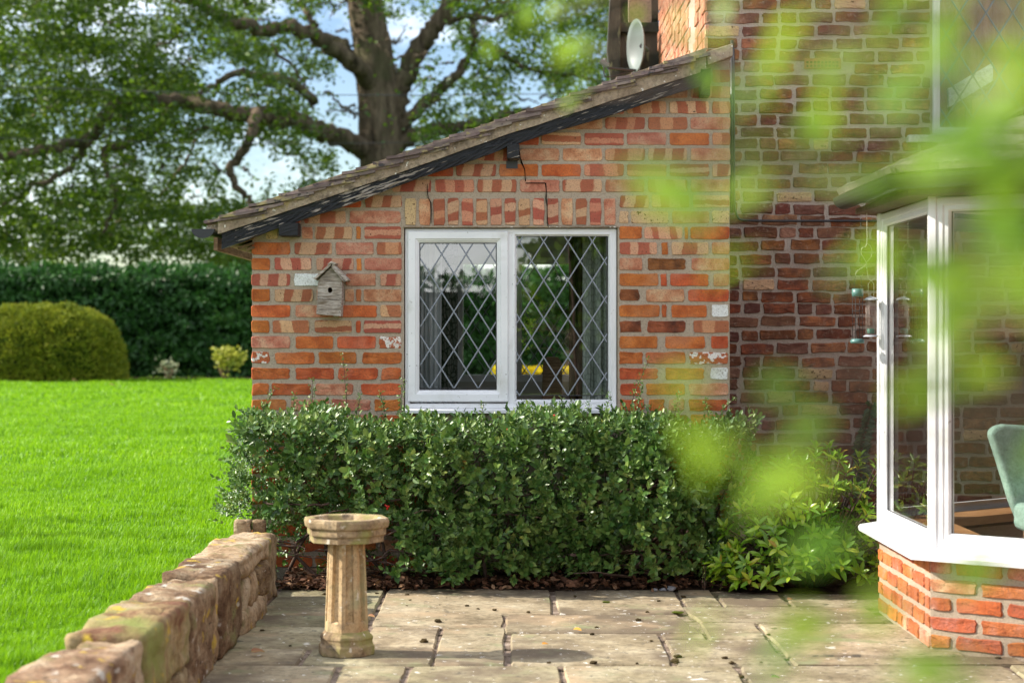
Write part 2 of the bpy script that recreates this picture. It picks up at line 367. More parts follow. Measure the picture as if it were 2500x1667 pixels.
mid_b = [(w0x, -.05), (w1x, -.05), (w1x, w0z), (w0x, w0z)]
right = [(w1x, -.05), (XR-.003, -.05), (XR-.003, wz(118)), (1.03, wz(140)), (1.02, top[5][1]), (w1x, top[4][1]), (w1x, w1z), (w1x, w0z)]
for y in (yf, yb): sheet(mw, [left, mid_t, mid_b, right], y)
for a, b in (((w0x, w0z), (w0x, w1z)), ((w0x, w1z), (w1x, w1z)), ((w1x, w1z), (w1x, w0z)), ((w1x, w0z), (w0x, w0z))):
    mw.add([(a[0], yf, a[1]), (b[0], yf, b[1]), (b[0], yb, b[1]), (a[0], yb, a[1])], [[0, 1, 2, 3]])
for xx in (XL+.003, XR-.003):
    h = top[0][1] if xx < 0 else wz(118); mw.add([(xx, yf, -.05), (xx, yb, -.05), (xx, yb, h), (xx, yf, h)], [[0, 1, 2, 3]])
wall = mw.build('wall', MORTAR, ext, recalc=False)
PITCH = .0867; z_c0 = wz(606.5)
def crow(k): return z_c0-PITCH*k
def ext_brick(x0, x1, k, kind, z=None, h=.072, style=None):
    x0, x1 = wx(x0), wx(x1); zc = crow(k) if z is None else z
    lay_brick(wall, (x0+x1)/2, WY+random.uniform(-.0015, .0015), zc+random.uniform(-.001, .001), x1-x0+.0035, h+.0015+random.uniform(-.0015, .0015), kind,
              style or ('rough' if k >= 7 or kind in ('burnt', 'flaky') else 'new'))
def X4(v): return 460+v/2.34
def X6(v): return 1450+v/2.34
O, Pk, St, Sq, Bd, Cr, Wh, Fl, Bu = 'orange', 'pink', 'stripe', 'square', 'band', 'cream', 'white', 'flaky', 'burnt'
LEFT = {-1: [(440, 512, Cr), (646, 711, Pk), (720, 938, St), (957, 986, O), (1005, 1218, Bd)],
 0: [(360, 581, O), (603, 820, Sq), (841, 1057, Pk), (1075, 1218, Sq)], 1: [(360, 466, O), (491, 704, St), (730, 944, St), (958, 990, O), (1003, 1218, Pk)],
 2: [(360, 581, St), (603, 745, Wh), (762, 880, Pk), (895, 1072, Pk), (1094, 1218, St)], 3: [(360, 467, O), (491, 712, St), (730, 870, Pk), (893, 945, Pk), (957, 988, O), (1000, 1218, Pk)],
 4: [(360, 582, O), (609, 832, Pk), (850, 1076, O), (1094, 1218, St)], 5: [(360, 462, O), (480, 692, Sq), (718, 933, Bd), (957, 984, O), (1000, 1218, Bd)],
 6: [(360, 582, Pk), (612, 829, O), (850, 1070, O), (1087, 1218, Fl)], 7: [(360, 466, Fl), (495, 719, O), (741, 962, O), (990, 1218, O)],
 8: [(360, 581, O), (609, 834, O), (852, 1081, O), (1098, 1218, O)], 9: [(360, 463, O), (474, 700, O), (720, 940, Pk), (986, 1214, O)],
 10: [(360, 560, O), (580, 800, Pk), (815, 1042, Pk), (1056, 1214, O)]}
RIGHT = {-3: [(147, 315, St), (330, 547, St), (566, 775, Bd)], -2: [(145, 198, Cr), (211, 428, Cr), (447, 660, Pk), (675, 775, Cr)],
 -1: [(145, 275, O), (288, 506, St), (518, 538, O), (552, 775, O)], 0: [(145, 361, St), (384, 425, O), (444, 655, Sq), (674, 775, Pk)],
 1: [(145, 276, Pk), (307, 526, Bu), (556, 775, Pk)], 2: [(145, 369, O), (379, 418, O), (436, 655, O), (683, 772, Pk)], 3: [(145, 264, Bu), (297, 517, Pk), (539, 772, O)],
 4: [(145, 376, O), (388, 416, O), (443, 645, O), (672, 770, Wh)], 5: [(145, 274, Bu), (303, 522, Bu), (567, 772, Sq)], 6: [(145, 366, O), (406, 636, O), (668, 770, O)],
 7: [(145, 281, O), (297, 523, O), (543, 770, Fl)], 8: [(145, 368, O), (408, 632, O), (664, 767, Wh)], 9: [(145, 270, O), (296, 523, O), (543, 767, Pk)],
 10: [(145, 290, O), (310, 405, O), (425, 520, Pk), (540, 767, O)]}
for k, row in LEFT.items():
    for a, b, t in row: ext_brick(X4(a), X4(b), k, t)
for k, row in RIGHT.items():
    for a, b, t in row: ext_brick(X6(a), X6(b), k, t)
# left of the soldier course, two cut rows under the verge
for k, row in {-2: [(690, 734, O), (742, 844, Sq), (852, 979, Pk)], -3: [(806, 882, O), (891, 981, St)]}.items():
    for a, b, t in row: ext_brick(a, b, k, t)
kinds_s = ['cream', 'pink', 'soldier', 'soldier', 'soldier', 'soldier', 'soldier', 'soldier', 'soldier', 'soldier', 'soldier', 'pink', 'soldier', 'soldier', 'pink']
for i in range(15):
    a = 988+i*34.75; ext_brick(a, a+28.5, -2.5, kinds_s[i], z=wz(517), h=.151)
# gable rows above: random lengths, mostly two-tone bricks, cut by the verge
for k in range(-4, -16, -1):
    zc = crow(k); x = 1783 - (101 if k % 2 else 0)*.0; first = True; xe = 1783.
    while True:
        ln = 97 if not (first and k % 2) else 44
        xs = xe-ln; X0 = wx(xs)
        if wx(xe)-.05 < -1.45: break
        lim = .075
        if zc+.036 > roof_low(X0)+lim and wx(xe) < 1.03:
            # shorten at the slope
            while xs < xe-18 and zc+.036 > roof_low(wx(xs))+lim: xs += 4
            if xs < xe-18: ext_brick(xs, xe, k, random.choice([O, Pk, St]))
            break
        if zc+.04 < wz(122):
            if wx(xs) < 1.0 < wx(xe) and zc+.036 > roof_low(wx(xs))+lim: pass
            else: ext_brick(xs, xe, k, random.choices([St, Sq, Bd, Pk, Cr, O], [9, 4, 4, 5, 1.2, 1.2])[0])
        xe = xs-7.2; first = False
# lower rows show only beside the bush
for k in range(11, 21):
    xe = 1783.
    for j, ln in enumerate(([97, 97] if k % 2 else [44, 97, 97])): ext_brick(xe-ln, xe, k, O if random.random() < .75 else Bu); xe -= ln+7.2
    xe = 614.
    for ln in ([97, 97, 97, 97] if k % 2 else [44, 97, 97, 97, 97]): ext_brick(xe, xe+ln, k, O if random.random() < .8 else Pk); xe += ln+7.2
# side edge of the left corner: brick ends seen along the arris
# cracks running down from the slope in steps
CRACK = plain('dark_crack', (.008, .006, .005), 1, 0)
def crack(pts, wds):
    v, f = [], []
    for (x, y), w in zip(pts, wds): v += [(wx(x)-w/2, WY-.0032, wz(y)), (wx(x)+w/2, WY-.0032, wz(y)), (wx(x)+w/2, WY+.006, wz(y)), (wx(x)-w/2, WY+.006, wz(y))]
    n = len(pts)
    for i in range(n-1):
        for k in range(4): f.append([i*4+k, i*4+(k+1) % 4, i*4+4+(k+1) % 4, i*4+4+k])
    return obj('crack', mesh('crack', v, f, CRACK), wall)
crack([(1268, 370), (1270, 384), (1274, 398), (1281, 414), (1282, 430), (1283, 443)], [.007, .004, .009, .005, .003, .006])
mc = MB(); mc.box((wx(1283), WY-.0032, wz(448.5)), (wx(1331), WY+.006, wz(446.2))); mc.build('crack', CRACK, wall)
crack([(1332, 447), (1334, 468), (1333, 486), (1336, 505), (1336, 530), (1337, 552)], [.008, .004, .007, .003, .005, .003])
crack([(1044, 450), (1043, 468), (1046, 484), (1052, 495), (1053, 520), (1052, 545)], [.002, .004, .003, .005, .003, .002])
mc = MB(); mc.box((wx(1337), WY-.003, wz(554.6)), (wx(1505), WY+.004, wz(552.6))); mc.build('crack', CRACK, wall)

# ---- roof
def tline(x): return np.interp(x, [P(500, 539, VY).x, P(1609, 155, VY).x], [P(500, 539, VY).z, P(1609, 155, VY).z]) + max(0, x-P(1609, 155, VY).x)*.346
roof = MB(); x0, x1 = P(503, 540, VY).x, XR+.02
ridge = 1.19
roof.add([(x0, VY+.02, tline(x0)-.03), (ridge, VY+.02, tline(ridge)-.03), (ridge, 14.9, tline(ridge)-.03), (x0, 14.9, tline(x0)-.03),
          (x0, VY+.02, tline(x0)-.075), (ridge, VY+.02, tline(ridge)-.075), (ridge, 14.9, tline(ridge)-.075), (x0, 14.9, tline(x0)-.075)],
         [[0, 1, 2, 3], [7, 6, 5, 4], [0, 4, 5, 1], [1, 5, 6, 2], [2, 6, 7, 3], [3, 7, 4, 0]])
roofo = roof.build('roof', VERGE, ext)
def tile_mesh(depth, seed):
    r = random.Random(seed); n = 5; v = []; f = []
    for i in range(n):
        t = i/(n-1); sag = -.004*math.sin(math.pi*t)+r.uniform(-.0012, .0012)
        for (yy, zz) in ((0, 0), (0, -.0155), (depth, -.0155), (depth, 0)): v.append((t*.262+(r.uniform(-.003, .003) if i == 0 else 0), yy+(r.uniform(-.002, .003) if yy == 0 else 0), zz+sag))
    for i in range(n-1):
        for k in range(4): f.append([i*4+k, i*4+(k+1) % 4, i*4+4+(k+1) % 4, i*4+4+k])
    f += [[0, 1, 2, 3], [4*n-1, 4*n-2, 4*n-3, 4*n-4]]
    me = mesh('roof_tile', v, [q[::-1] for q in f]); me.materials.append(TILE); return me
tms = [tile_mesh(.165, s) for s in range(6)]
far = MB(); NT = 31
xa = P(500, 539, VY).x
for k in range(NT):
    xk = xa+k*.0838; zk = float(tline(xk))
    if xk > 1.13: break
    a = math.atan(.185+random.uniform(-.025, .025)); j = random.uniform(-.012, .012)
    o = obj('roof_tile', random.choice(tms), roofo, (xk+j, VY-.030+random.uniform(-.010, .008), zk+random.uniform(-.004, .004)), (0, -a, 0))
    rt = Matrix.Rotation(-a, 3, 'Y')
    far.add([rt @ Vector(p)+Vector((xk, VY+.16, zk)) for p in ((0,0,0),(.262,0,0),(.262,4.6,0),(0,4.6,0),(0,0,-.0125),(.262,0,-.0125),(.262,4.6,-.0125),(0,4.6,-.0125))],
            [[0,1,2,3],[7,6,5,4],[0,4,5,1],[1,5,6,2],[2,6,7,3],[3,7,4,0]])
tag(far.build('tile_courses', TILE, roofo), kind='stuff')
# a second layer of broken undertile ends shows between the tiles
for k in range(0, NT-2):
    xk = xa+k*.0838+random.uniform(0, .03)
    if k % 3 == 1:
        a = math.atan(.17+random.uniform(-.02, .02)); obj('roof_tile', random.choice(tms), roofo, (xk, VY-.018, float(tline(xk))-.022), (0, -a, 0), (.8+random.random()*.25, .5, .8))
# mortar bed between tiles and bargeboard
def band(name, xs, lo, hi, y0, y1, mat, par, amp=0., seed=1, ny=2):
    """strip along the slope, lower edge lo(x), upper hi(x); its front face is subdivided and roughened"""
    v, f = [], []; n = len(xs); rows = 4
    pts = []
    for i, x in enumerate(xs):
        for r in range(rows+1): t = r/rows; pts.append((x, y0, lo(x)+(hi(x)-lo(x))*t))
    A = np.array(pts); no = vnoise(A*np.array([1, 1, 3.]), 22, seed)*amp
    A[:, 1] += no
    e = vnoise(A, 40, seed+3)*amp*.6
    for i in range(n): A[i*(rows+1), 2] += e[i*(rows+1)]
    v = [tuple(p) for p in A]
    for i in range(n-1):
        for r in range(rows):
            a = i*(rows+1)+r; f.append([a, a+rows+1, a+rows+2, a+1])
    b = len(v)
    for i in range(n): v += [(xs[i], y1, lo(xs[i])), (xs[i], y1, hi(xs[i]))]
    for i in range(n-1):
        f.append([i*(rows+1), b+2*i, b+2*i+2, (i+1)*(rows+1)]); f.append([i*(rows+1)+rows, (i+1)*(rows+1)+rows, b+2*i+3, b+2*i+1])
    f.append([r for r in range(rows+1)]+[b+1, b]); e0 = (n-1)*(rows+1); f.append([e0+r for r in range(rows+1)][::-1]+[b+2*n-2, b+2*n-1])
    me = mesh(name, v, f, mat); return obj(name, me, par)
rb_top = lambda x: roof_low(x)+.082-.012*math.sin((x+1.5)*1.1)
xs = list(np.linspace(P(541, 0, VY).x, P(1735, 0, VY).x, 90))
band('verge_mortar', list(np.linspace(P(532, 0, VY).x, P(1724, 0, VY).x, 90)), lambda x: rb_top(x)-.004, lambda x: float(tline(x))-.004, VY-.004, VY+.06, VERGE, ext, .0025, 4)
band('bargeboard', xs, lambda x: roof_low(x)+.018, rb_top, VY+.006, VY+.03, PEEL, ext, .0035, 9)
band('bargeboard_lip', xs, lambda x: roof_low(x)-.004+.004*math.sin(x*9), lambda x: roof_low(x)+.026, VY-.003, VY+.028, PEEL, ext, .004, 14)
band('soffit', xs, lambda x: roof_low(x)+.012, lambda x: roof_low(x)+.05, VY+.032, WY+.06, PEEL, ext, .0, 2)
for (xa_, xb_, ya, yb_) in ((687, 734, 547, 579), (1238, 1268, 357, 392), (1706, 1729, 176, 240)):
    m = MB(); m.box((wx(xa_), VY-.022 if xa_ < 1300 else VY-.01, wz(yb_)), (wx(xb_), WY+.05, wz(ya))); m.build('purlin_end', PEEL, ext, bevel=.004)
m = MB(); m.box((wx(1236), WY-.003, wz(412)), (wx(1264), WY+.004, wz(393))); m.build('packing_slate', plain('slate', (.06, .06, .065), .8), ext)
# abutment flashing and corner cap at the top of the slope
m = MB(); cz = lambda x, d: (P(x, d, VY+.02).x, P(x, d, VY+.02).z)
m.prism([cz(1722, 128), cz(1788, 108), cz(1788, 138), cz(1727, 160)], 'y', VY-.0, WY+.3); m.build('flashing', VERGE, ext, bevel=.003)
# eaves: rafter feet and fascia seen from the end, gutter
for i, (xa_, ya) in enumerate(((560, 602), (582, 608), (604, 611))):
    m = MB(); x_ = wx(xa_); m.box((x_, VY+.09+.0*i, wz(ya)-.002), (XL+.02, 14.7, wz(ya)+.012), Matrix.Rotation(-.30, 3, 'Y'), (x_, VY+.2, wz(ya))); m.build('soffit_board', WOODB, ext)
m = MB(); m.box((wx(528), VY+.01, wz(613)), (wx(537), 14.8, wz(581))); m.build('fascia', WOODB, ext)
g = MB(); gc = P(497, 565, VY); R = .060; prof = []
for k in range(13): a = math.pi+math.pi*k/12; prof.append((math.cos(a)*R, math.sin(a)*R*.82))
tl = .10
v, f = [], []
for yy in (VY-.02, 14.7):
    for (dx, dz) in prof: v.append((gc.x+dx, yy, gc.z+.012+dz-dx*0+ (dx)*(-.0)))
    for (dx, dz) in prof[::-1]: v.append((gc.x+dx*.94, yy, gc.z+.012+dz*.92))
n = 26
for i in range(n): f.append([i, (i+1) % n, n+(i+1) % n, n+i])
g.add(v, f); g.add([(gc.x+dx, VY-.02, gc.z+.012+dz) for dx, dz in prof], [list(range(13))]); g.add([(gc.x+dx*1.05, VY-.028, gc.z+.012+dz*1.05) for dx, dz in prof]+[(gc.x+dx*1.05, VY+.02, gc.z+.012+dz*1.05) for dx, dz in prof], [list(range(13))]+[[i, i+1, 14+i, 13+i] for i in range(12)])
g.build('gutter', BLACKPL, ext, recalc=False)

# ---- window
def frame_ring(mb, x0, x1, z0, z1, prof):
    """prof: list of (inset, y) swept round the rectangle with mitred corners"""
    rings = []
    for (i, y) in prof: rings.append([(x0+i, y, z0+i), (x1-i, y, z0+i), (x1-i, y, z1-i), (x0+i, y, z1-i)])
    v = [p for r in rings for p in r]; f = []
    for a in range(len(prof)-1):
        for k in range(4): f.append([a*4+k, a*4+(k+1) % 4, a*4+4+(k+1) % 4, a*4+4+k])
    mb.add(v, f)
FY = WY+.028
win = MB(); ox0, ox1, oz0, oz1 = wx(988), wx(1506), wz(997), wz(558)
frame_ring(win, ox0, ox1, oz0, oz1, [(0, FY+.06), (0, FY), (.003, FY-.003), (.024, FY-.003), (.027, FY), (.027, FY+.06)])
win.box((wx(1238), FY-.001, wz(985)), (wx(1252), FY+.055, wz(566)))
winf = win.build('window', UPVC, ext, recalc=True)
s = MB(); frame_ring(s, wx(995), wx(1241), wz(981), wz(564), [(0, FY+.03), (0, FY-.013), (.005, FY-.018), (.041, FY-.018), (.046, FY-.013), (.050, FY-.012), (.064, FY-.001), (.066, FY+.02)])
sash = s.build('sash', UPVC, winf)
s = MB(); frame_ring(s, wx(1252), wx(1495), wz(985), wz(567), [(0, FY+.03), (0, FY-.0035), (.010, FY-.0045), (.016, FY+.004), (.020, FY+.008), (.022, FY+.02)])
s.build('fixed_light_frame', UPVC, winf)
s = MB(); s.prism([(WY-.055, wz(1008)), (WY-.055, wz(1000)), (WY-.045, wz(997.5)), (FY+.05, wz(996)), (FY+.05, wz(1008))], 'x', wx(986), wx(1508)); s.build('window_sill', UPVC, winf, bevel=.002)
s = MB(); s.box((wx(983), WY-.004, wz(555.5)), (wx(1511), WY+.03, wz(553.5))); s.build('sealant', VERGE, winf)
def clip_line(p, d, x0, x1, z0, z1):
    ts = [-1e9, 1e9]
    for c, dd, lo, hi in ((p[0], d[0], x0, x1), (p[1], d[1], z0, z1)):
        a, b = (lo-c)/dd, (hi-c)/dd
        ts = [max(ts[0], min(a, b)), min(ts[1], max(a, b))]
    return ts
def leads(parent, x0, x1, z0, z1, y, px, pz, ox, oz, w=.0082, joined=False):
    d1 = Vector((px/2, pz/2)); bars = MB()
    for sgn in (1, -1):
        d = Vector((px/2*sgn, pz/2)).normalized(); nn = Vector((-d.y, d.x))
        for k in range(-16, 17):
            p = Vector((x0+ox+k*px, z0+oz)); t0, t1 = clip_line(p, d, x0, x1, z0, z1)
            if t1-t0 < .012: continue
            a, b = p+d*t0, p+d*t1; yy = y-(.0006 if sgn > 0 else 0)
            q = [a-nn*w/2, b-nn*w/2, b+nn*w/2, a+nn*w/2]; qi = [a-nn*w*.25, b-nn*w*.25, b+nn*w*.25, a+nn*w*.25]
            m = bars if joined else MB()
            m.add([(c.x, yy, c.y) for c in q]+[(c.x, yy-.0028, c.y) for c in qi], [[4, 5, 6, 7], [0, 1, 5, 4], [1, 2, 6, 5], [2, 3, 7, 6], [3, 0, 4, 7]])
            if not joined: m.build('lead_strip', LEAD, parent, recalc=False)
    if joined: tag(bars.build('lead_strips', LEAD, parent, recalc=False), kind='stuff')
def pane(parent, x0, x1, z0, z1, y, mat=GLASS, name='pane'):
    me = mesh(name, [(x0, y, z0), (x1, y, z0), (x1, y, z1), (x0, y, z1)], [[0, 1, 2, 3]], mat); return obj(name, me, parent)
gx = (wx(1024), wx(1212), wz(949), wz(593)); pane(winf, *gx, FY+.004); leads(winf, *gx, FY+.003, .1352, .2135, .055, .0)
gx = (wx(1258.5), wx(1483), wz(966), wz(576)); pane(winf, *gx, FY+.010); leads(winf, *gx, FY+.009, .1352, .2135, .022, .0)
# rubber gaskets round the glass
s = MB(); frame_ring(s, wx(1024), wx(1212), wz(949), wz(593), [(-.002, FY+.0035), (-.001, FY-.0005), (.0035, FY-.0005), (.0038, FY+.0035)]); s.build('gasket', BLACKPL, winf)
s = MB(); frame_ring(s, wx(1258.5), wx(1483), wz(966), wz(576), [(-.002, FY+.0095), (-.001, FY+.007), (.0035, FY+.007), (.0038, FY+.0095)]); s.build('gasket', BLACKPL, winf)

# ---- room behind the window
BYW = 13.4
bx0, bx1, bz0, bz1 = -.40, .47, 1.01, 1.90
room = MB()
sheet(room, [[(XL+.02, 0), (bx0, 0), (bx0, 2.1), (XL+.02, 1.75)], [(bx1, 0), (XR, 0), (XR, 2.6), (bx1, 2.4)], [(bx0, 0), (bx1, 0), (bx1, bz0), (bx0, bz0)], [(bx0, bz1), (bx1, bz1), (bx1, 2.4), (bx0, 2.1)]], BYW)
sheet(room, [[(XL+.02, 0), (bx0, 0), (bx0, 2.1), (XL+.02, 1.75)], [(bx1, 0), (XR, 0), (XR, 2.6), (bx1, 2.4)], [(bx0, 0), (bx1, 0), (bx1, bz0), (bx0, bz0)], [(bx0, bz1), (bx1, bz1), (bx1, 2.4), (bx0, 2.1)]], BYW+.25)
room.add([(XL+.22, yb, .05), (XR, yb, .05), (XR, BYW, .05), (XL+.22, BYW, .05)], [[0, 1, 2, 3]])
room.add([(XL+.003, yb, 0), (XL+.003, BYW+.25, 0), (XL+.003, BYW+.25, 1.9), (XL+.003, yb, 1.9)], [[0, 1, 2, 3]])
room.build('room_wall', PLASTER, ext, recalc=False)
s = MB(); frame_ring(s, bx0, bx1, bz0, bz1, [(0, BYW+.1), (0, BYW+.04), (.045, BYW+.04), (.05, BYW+.05), (.05, BYW+.1)]); s.box((.02, BYW+.045, bz0+.04), (.07, BYW+.1, bz1-.04))
bw = s.build('back_window', UPVC, ext); pane(bw, bx0+.05, bx1-.05, bz0+.05, bz1-.05, BYW+.07, GLASSB); leads(bw, bx0+.05, bx1-.05, bz0+.05, bz1-.05, BYW+.066, .14, .21, .02, .03, joined=True)
m = MB(); m.box((XL+.25, yb-.0, wz(1010)), (XR-.05, yb+.12, wz(1004))); m.build('window_board', UPVC, ext)
# curtains hang inside
def curtain_mat(name, a, b, sc):
    m = Mat(name); c = m.coord((1, .2, 1)); v = m.n('ShaderNodeTexVoronoi', {'feature': 'DISTANCE_TO_EDGE'}, Vector=m.n('ShaderNodeMapping', Vector=c, Scale=(1.4, 1, .8)).outputs[0], Scale=sc).outputs['Distance']
    n = m.noise(c, sc*.9, 4, .6)
    m.set(Base_Color=m.mix(m.ramp(m.math('ADD', v, m.math('MULTIPLY', n, .22)), [(.17, 0.), (.22, 1.)]), a, b), Roughness=.9, Specular_IOR_Level=.1); return m.m
def curtain(name, label, x0, x1, y, z0, z1, mat, waves, amp):
    v, f = [], []; n = 60
    for i in range(n+1):
        t = i/n; x = x0+(x1-x0)*t; yy = y+amp*math.sin(t*waves*6.283)+amp*.4*math.sin(t*waves*15.1+1)
        v += [(x, yy, z0), (x+.01*math.sin(t*9), yy, z1)]
    for i in range(n): f.append([2*i, 2*i+2, 2*i+3, 2*i+1])
    o = obj(name, mesh(name, v, f, mat, True)); return tag(o, label, 'curtain')
curtain('sheer_curtain', 'pale sheer curtain at the left edge of the leaded window', wx(1012), wx(1072), yb+.10, .9, 2.0, surf('sheer_cloth', [(.3, (.42, .44, .45)), (.7, (.55, .57, .58))], 3, .9, .1, 0), 5, .012)
curtain('patterned_curtain', 'dark floral curtain folded beside the sheer curtain on the left', wx(1066), wx(1112), yb+.17, .9, 2.0, curtain_mat('dark_floral_cloth', (.03, .028, .025), (.11, .105, .095), 30), 3, .014)
curtain('leaf_pattern_curtain', 'pale green leaf patterned curtain at the right edge of the leaded window', wx(1427), wx(1502), yb+.10, .9, 2.0, curtain_mat('pale_leaf_cloth', (.26, .29, .25), (.36, .40, .35), 30), 3, .014)
curtain('brown_curtain', 'dark brown curtain hanging left of the leaf patterned curtain', wx(1396), wx(1448), yb+.30, .9, 2.0, surf('brown_cloth', [(.3, (.035, .025, .015)), (.7, (.085, .06, .032))], 9, .9, .1, 0), 3, .016)
# a chair back stands in the room
ch = thing('dining_chair', 'wooden chair back seen through the right pane of the leaded window', 'chair', (.17, 11.9, .05))
m = MB(); m.prism([(.18, .5), (.33, .5), (.315, 1.17), (.29, 1.205), (.22, 1.205), (.195, 1.17)], 'y', 11.88, 11.91); m.build('backrest', WOODB, ch, bevel=.006)
m = MB(); m.box((-.05, 11.5, .46), (.37, 11.9, .50)); m.build('seat', WOODB, ch, bevel=.006)
for (a, b) in ((-.04, 11.51), (.33, 11.51), (-.04, 11.86), (.33, 11.86)): m = MB(); m.box((a, b, .05), (a+.035, b+.035, .46)); m.build('leg', WOODB, ch)
# ================================================================== the house
HY = 11.6; HP = F/HY; HX = 1.195
def hx(x): return (x-CX)/HP
def hz(y): return CH-(y-CY)/HP
house = thing('brick_house', 'old dark red brick house with bay window, behind the lean-to', 'building', (HX, HY, 0))
uwx0, uwz0, uwz1 = hx(2277), hz(330), 3.75
m = MB(); yo = HY+.010
sheet(m, [[(HX+.004, -.05), (uwx0, -.05), (uwx0, uwz0), (uwx0, uwz1), (uwx0, 5.2), (HX+.004, 5.2)], [(uwx0, -.05), (6.5, -.05), (6.5, uwz0), (uwx0, uwz0)], [(uwx0, uwz1), (3.9, uwz1), (6.5, uwz1), (6.5, 5.2), (uwx0, 5.2)], [(3.9, uwz0), (6.5, uwz0), (6.5, uwz1), (3.9, uwz1)]], yo)
for a, b in (((uwx0, uwz0), (uwx0, uwz1)), ((3.9, uwz0), (3.9, uwz1)), ((uwx0, uwz0), (3.9, uwz0)), ((uwx0, uwz1), (3.9, uwz1))):
    m.add([(a[0], yo, a[1]), (b[0], yo, b[1]), (b[0], yo+.2, b[1]), (a[0], yo+.2, a[1])], [[0, 1, 2, 3]])
fwall = m.build('front_wall', MORTAR_OLD, house, recalc=False)
rh = .0785; r = random.Random(31); count = 0
airb = (hx(1964), hx(2053))
over = []
for k in range(41):
    zc = hz(1252)+k*rh; x = HX+.0
    x = HX+r.choice([0, .0, .0]); ln = r.choice([.105, .215]) if k % 2 else .215
    while x < (uwx0-.012 if zc > uwz0-.02 else 3.2):
        lim = uwx0-.012 if zc > uwz0-.02 else 3.22
        l = min(ln*r.uniform(.93, 1.06), lim-x)
        if l < .045: break
        c = x+l/2; drift = .008*math.sin(x*3.1+k)+r.uniform(-.003, .003)
        isair = abs(zc-hz(156)) < .035 and x < airb[1]+.01 and x+l > airb[0]-.01
        if not isair:
            hb = rh-.0108+r.uniform(-.005, .004)
            if x > HX+.1 and x+l < 2.7 and r.random() < .03: l *= .86
            lay_brick(fwall, c, HY+r.uniform(-.004, .004), zc+drift, l-.0, hb, 'old' if r.random() > .05 else 'cream', 'old', ).rotation_euler = (0, r.uniform(-.012, .012), 0); count += 1
        x += l+r.uniform(.009, .017); ln = r.choices([.215, .10, .16], [7, 2.6, 1])[0]
# terracotta air brick
TERRA = surf('terracotta', [(.3, (.28, .09, .045)), (.7, (.40, .15, .08))], 8, .9, .15, .3, 60)
m = MB(); az = hz(156); ax0, ax1 = airb; m.box((ax0, HY-.003, az-.032), (ax1, HY+.03, az+.032)); air = m.build('air_brick', TERRA, fwall, bevel=.002)
hol = MB()
for i in range(9):
    for j in (0, 1):
        cx_ = ax0+.013+i*(ax1-ax0-.02)/9+.006; hol.box((cx_-.0065, HY-.0042, az-.021+j*.022), (cx_+.0065, HY+.0, az-.008+j*.022))
tag(hol.build('vent_holes', CRACK, fwall), kind='stuff')
# side wall, facing the lawn, catching the sun; brick ends too thin to pick apart
m = MB(); m.add([(HX+.006, HY+.01, 0), (HX+.006, 15.3, 0), (HX+.006, 15.3, 5.2), (HX+.006, HY+.01, 5.2)], [[0, 1, 2, 3]])
m.add([(HX+.006, 15.3, 0), (6.5, 15.3, 0), (6.5, 15.3, 5.2), (HX+.006, 15.3, 5.2)], [[0, 1, 2, 3]]); m.add([(6.5, HY+.01, 0), (6.5, 15.3, 0), (6.5, 15.3, 5.2), (6.5, HY+.01, 5.2)], [[0, 1, 2, 3]])
m.add([(HX, HY+.01, 5.2), (6.5, HY+.01, 5.2), (6.5, 13.4, 6.8), (HX, 13.4, 6.8)], [[0, 1, 2, 3]]); m.add([(HX, 15.3, 5.2), (6.5, 15.3, 5.2), (6.5, 13.4, 6.8), (HX, 13.4, 6.8)], [[0, 1, 2, 3]])
swall = m.build('side_wall', MORTAR_OLD, house, recalc=False)
sb = MB()
for k in range(36, 62):
    zc = hz(1252)+k*rh; y = HY+.0; ln = .1 if k % 2 else .215
    while y < 15.2:
        l = ln*r.uniform(.92, 1.05)
        off = .06 if 12.3 < y+l/2 < 12.7 else 0.
        a, b = y+.004, y+l; p = HX+off+r.uniform(-.006, .004); hh = (rh-.016)/2
        sb.add([(p, a, zc-hh), (p, b, zc-hh), (p, b, zc+hh), (p, a, zc+hh), (p+.02, a-.004, zc-hh-.004), (p+.02, b+.004, zc-hh-.004), (p+.02, b+.004, zc+hh+.004), (p+.02, a-.004, zc+hh+.004)],
               [[0, 1, 2, 3], [0, 4, 5, 1], [1, 5, 6, 2], [2, 6, 7, 3], [3, 7, 4, 0]])
        y += l+.016; ln = r.choice([.215, .215, .1])
tag(sb.build('side_bricks', BM['pink'], swall, recalc=False), kind='stuff')  # paler brick colour puts the sun's glare into this wall
# dark timber end of the rear roof with a pale post
DARKT = surf('dark_stained_timber', [(.3, (.018, .02, .014)), (.7, (.05, .052, .035))], 4, .6, .3, .4, 20, .005, spots=[(9, .62, .70, (.14, .15, .08))], vscale=(2, 2, .6))
POSTM = surf('buff_render', [(.3, (.34, .24, .18)), (.7, (.44, .33, .26))], 5, .9, .1, .4, 50)
RY = 15.42
def rp(x, y): p = P(x, y, RY); return (p.x, p.z)
def rbox(x0, x1, y0, y1, d0, d1, name, mat):
    a, b = rp(x0, y1), rp(x1, y0); q = MB(); q.box((a[0], RY+d0, a[1]), (b[0], RY+d1, b[1])); return q.build(name, mat, house, bevel=.006)
rbox(1512, 1612, -160, 62, .16, .2, 'rear_recess', DARKT); rbox(1512, 1612, 62, 360, .06, .1, 'rear_panel', DARKT)
rbox(1536, 1591, -160, 56, .02, .12, 'rear_post', POSTM); rbox(1508, 1608, 56, 80, -.02, .06, 'rear_rail', DARKT); rbox(1560, 1570, 80, 300, .03, .06, 'panel_batten', DARKT)
q = MB(); q.prism([rp(1497, -160), rp(1514, -160), rp(1514, 200), rp(1490, 200), rp(1481, 128)], 'y', RY-.06, RY+.05); q.build('rear_bargeboard', DARKT, house, bevel=.005)
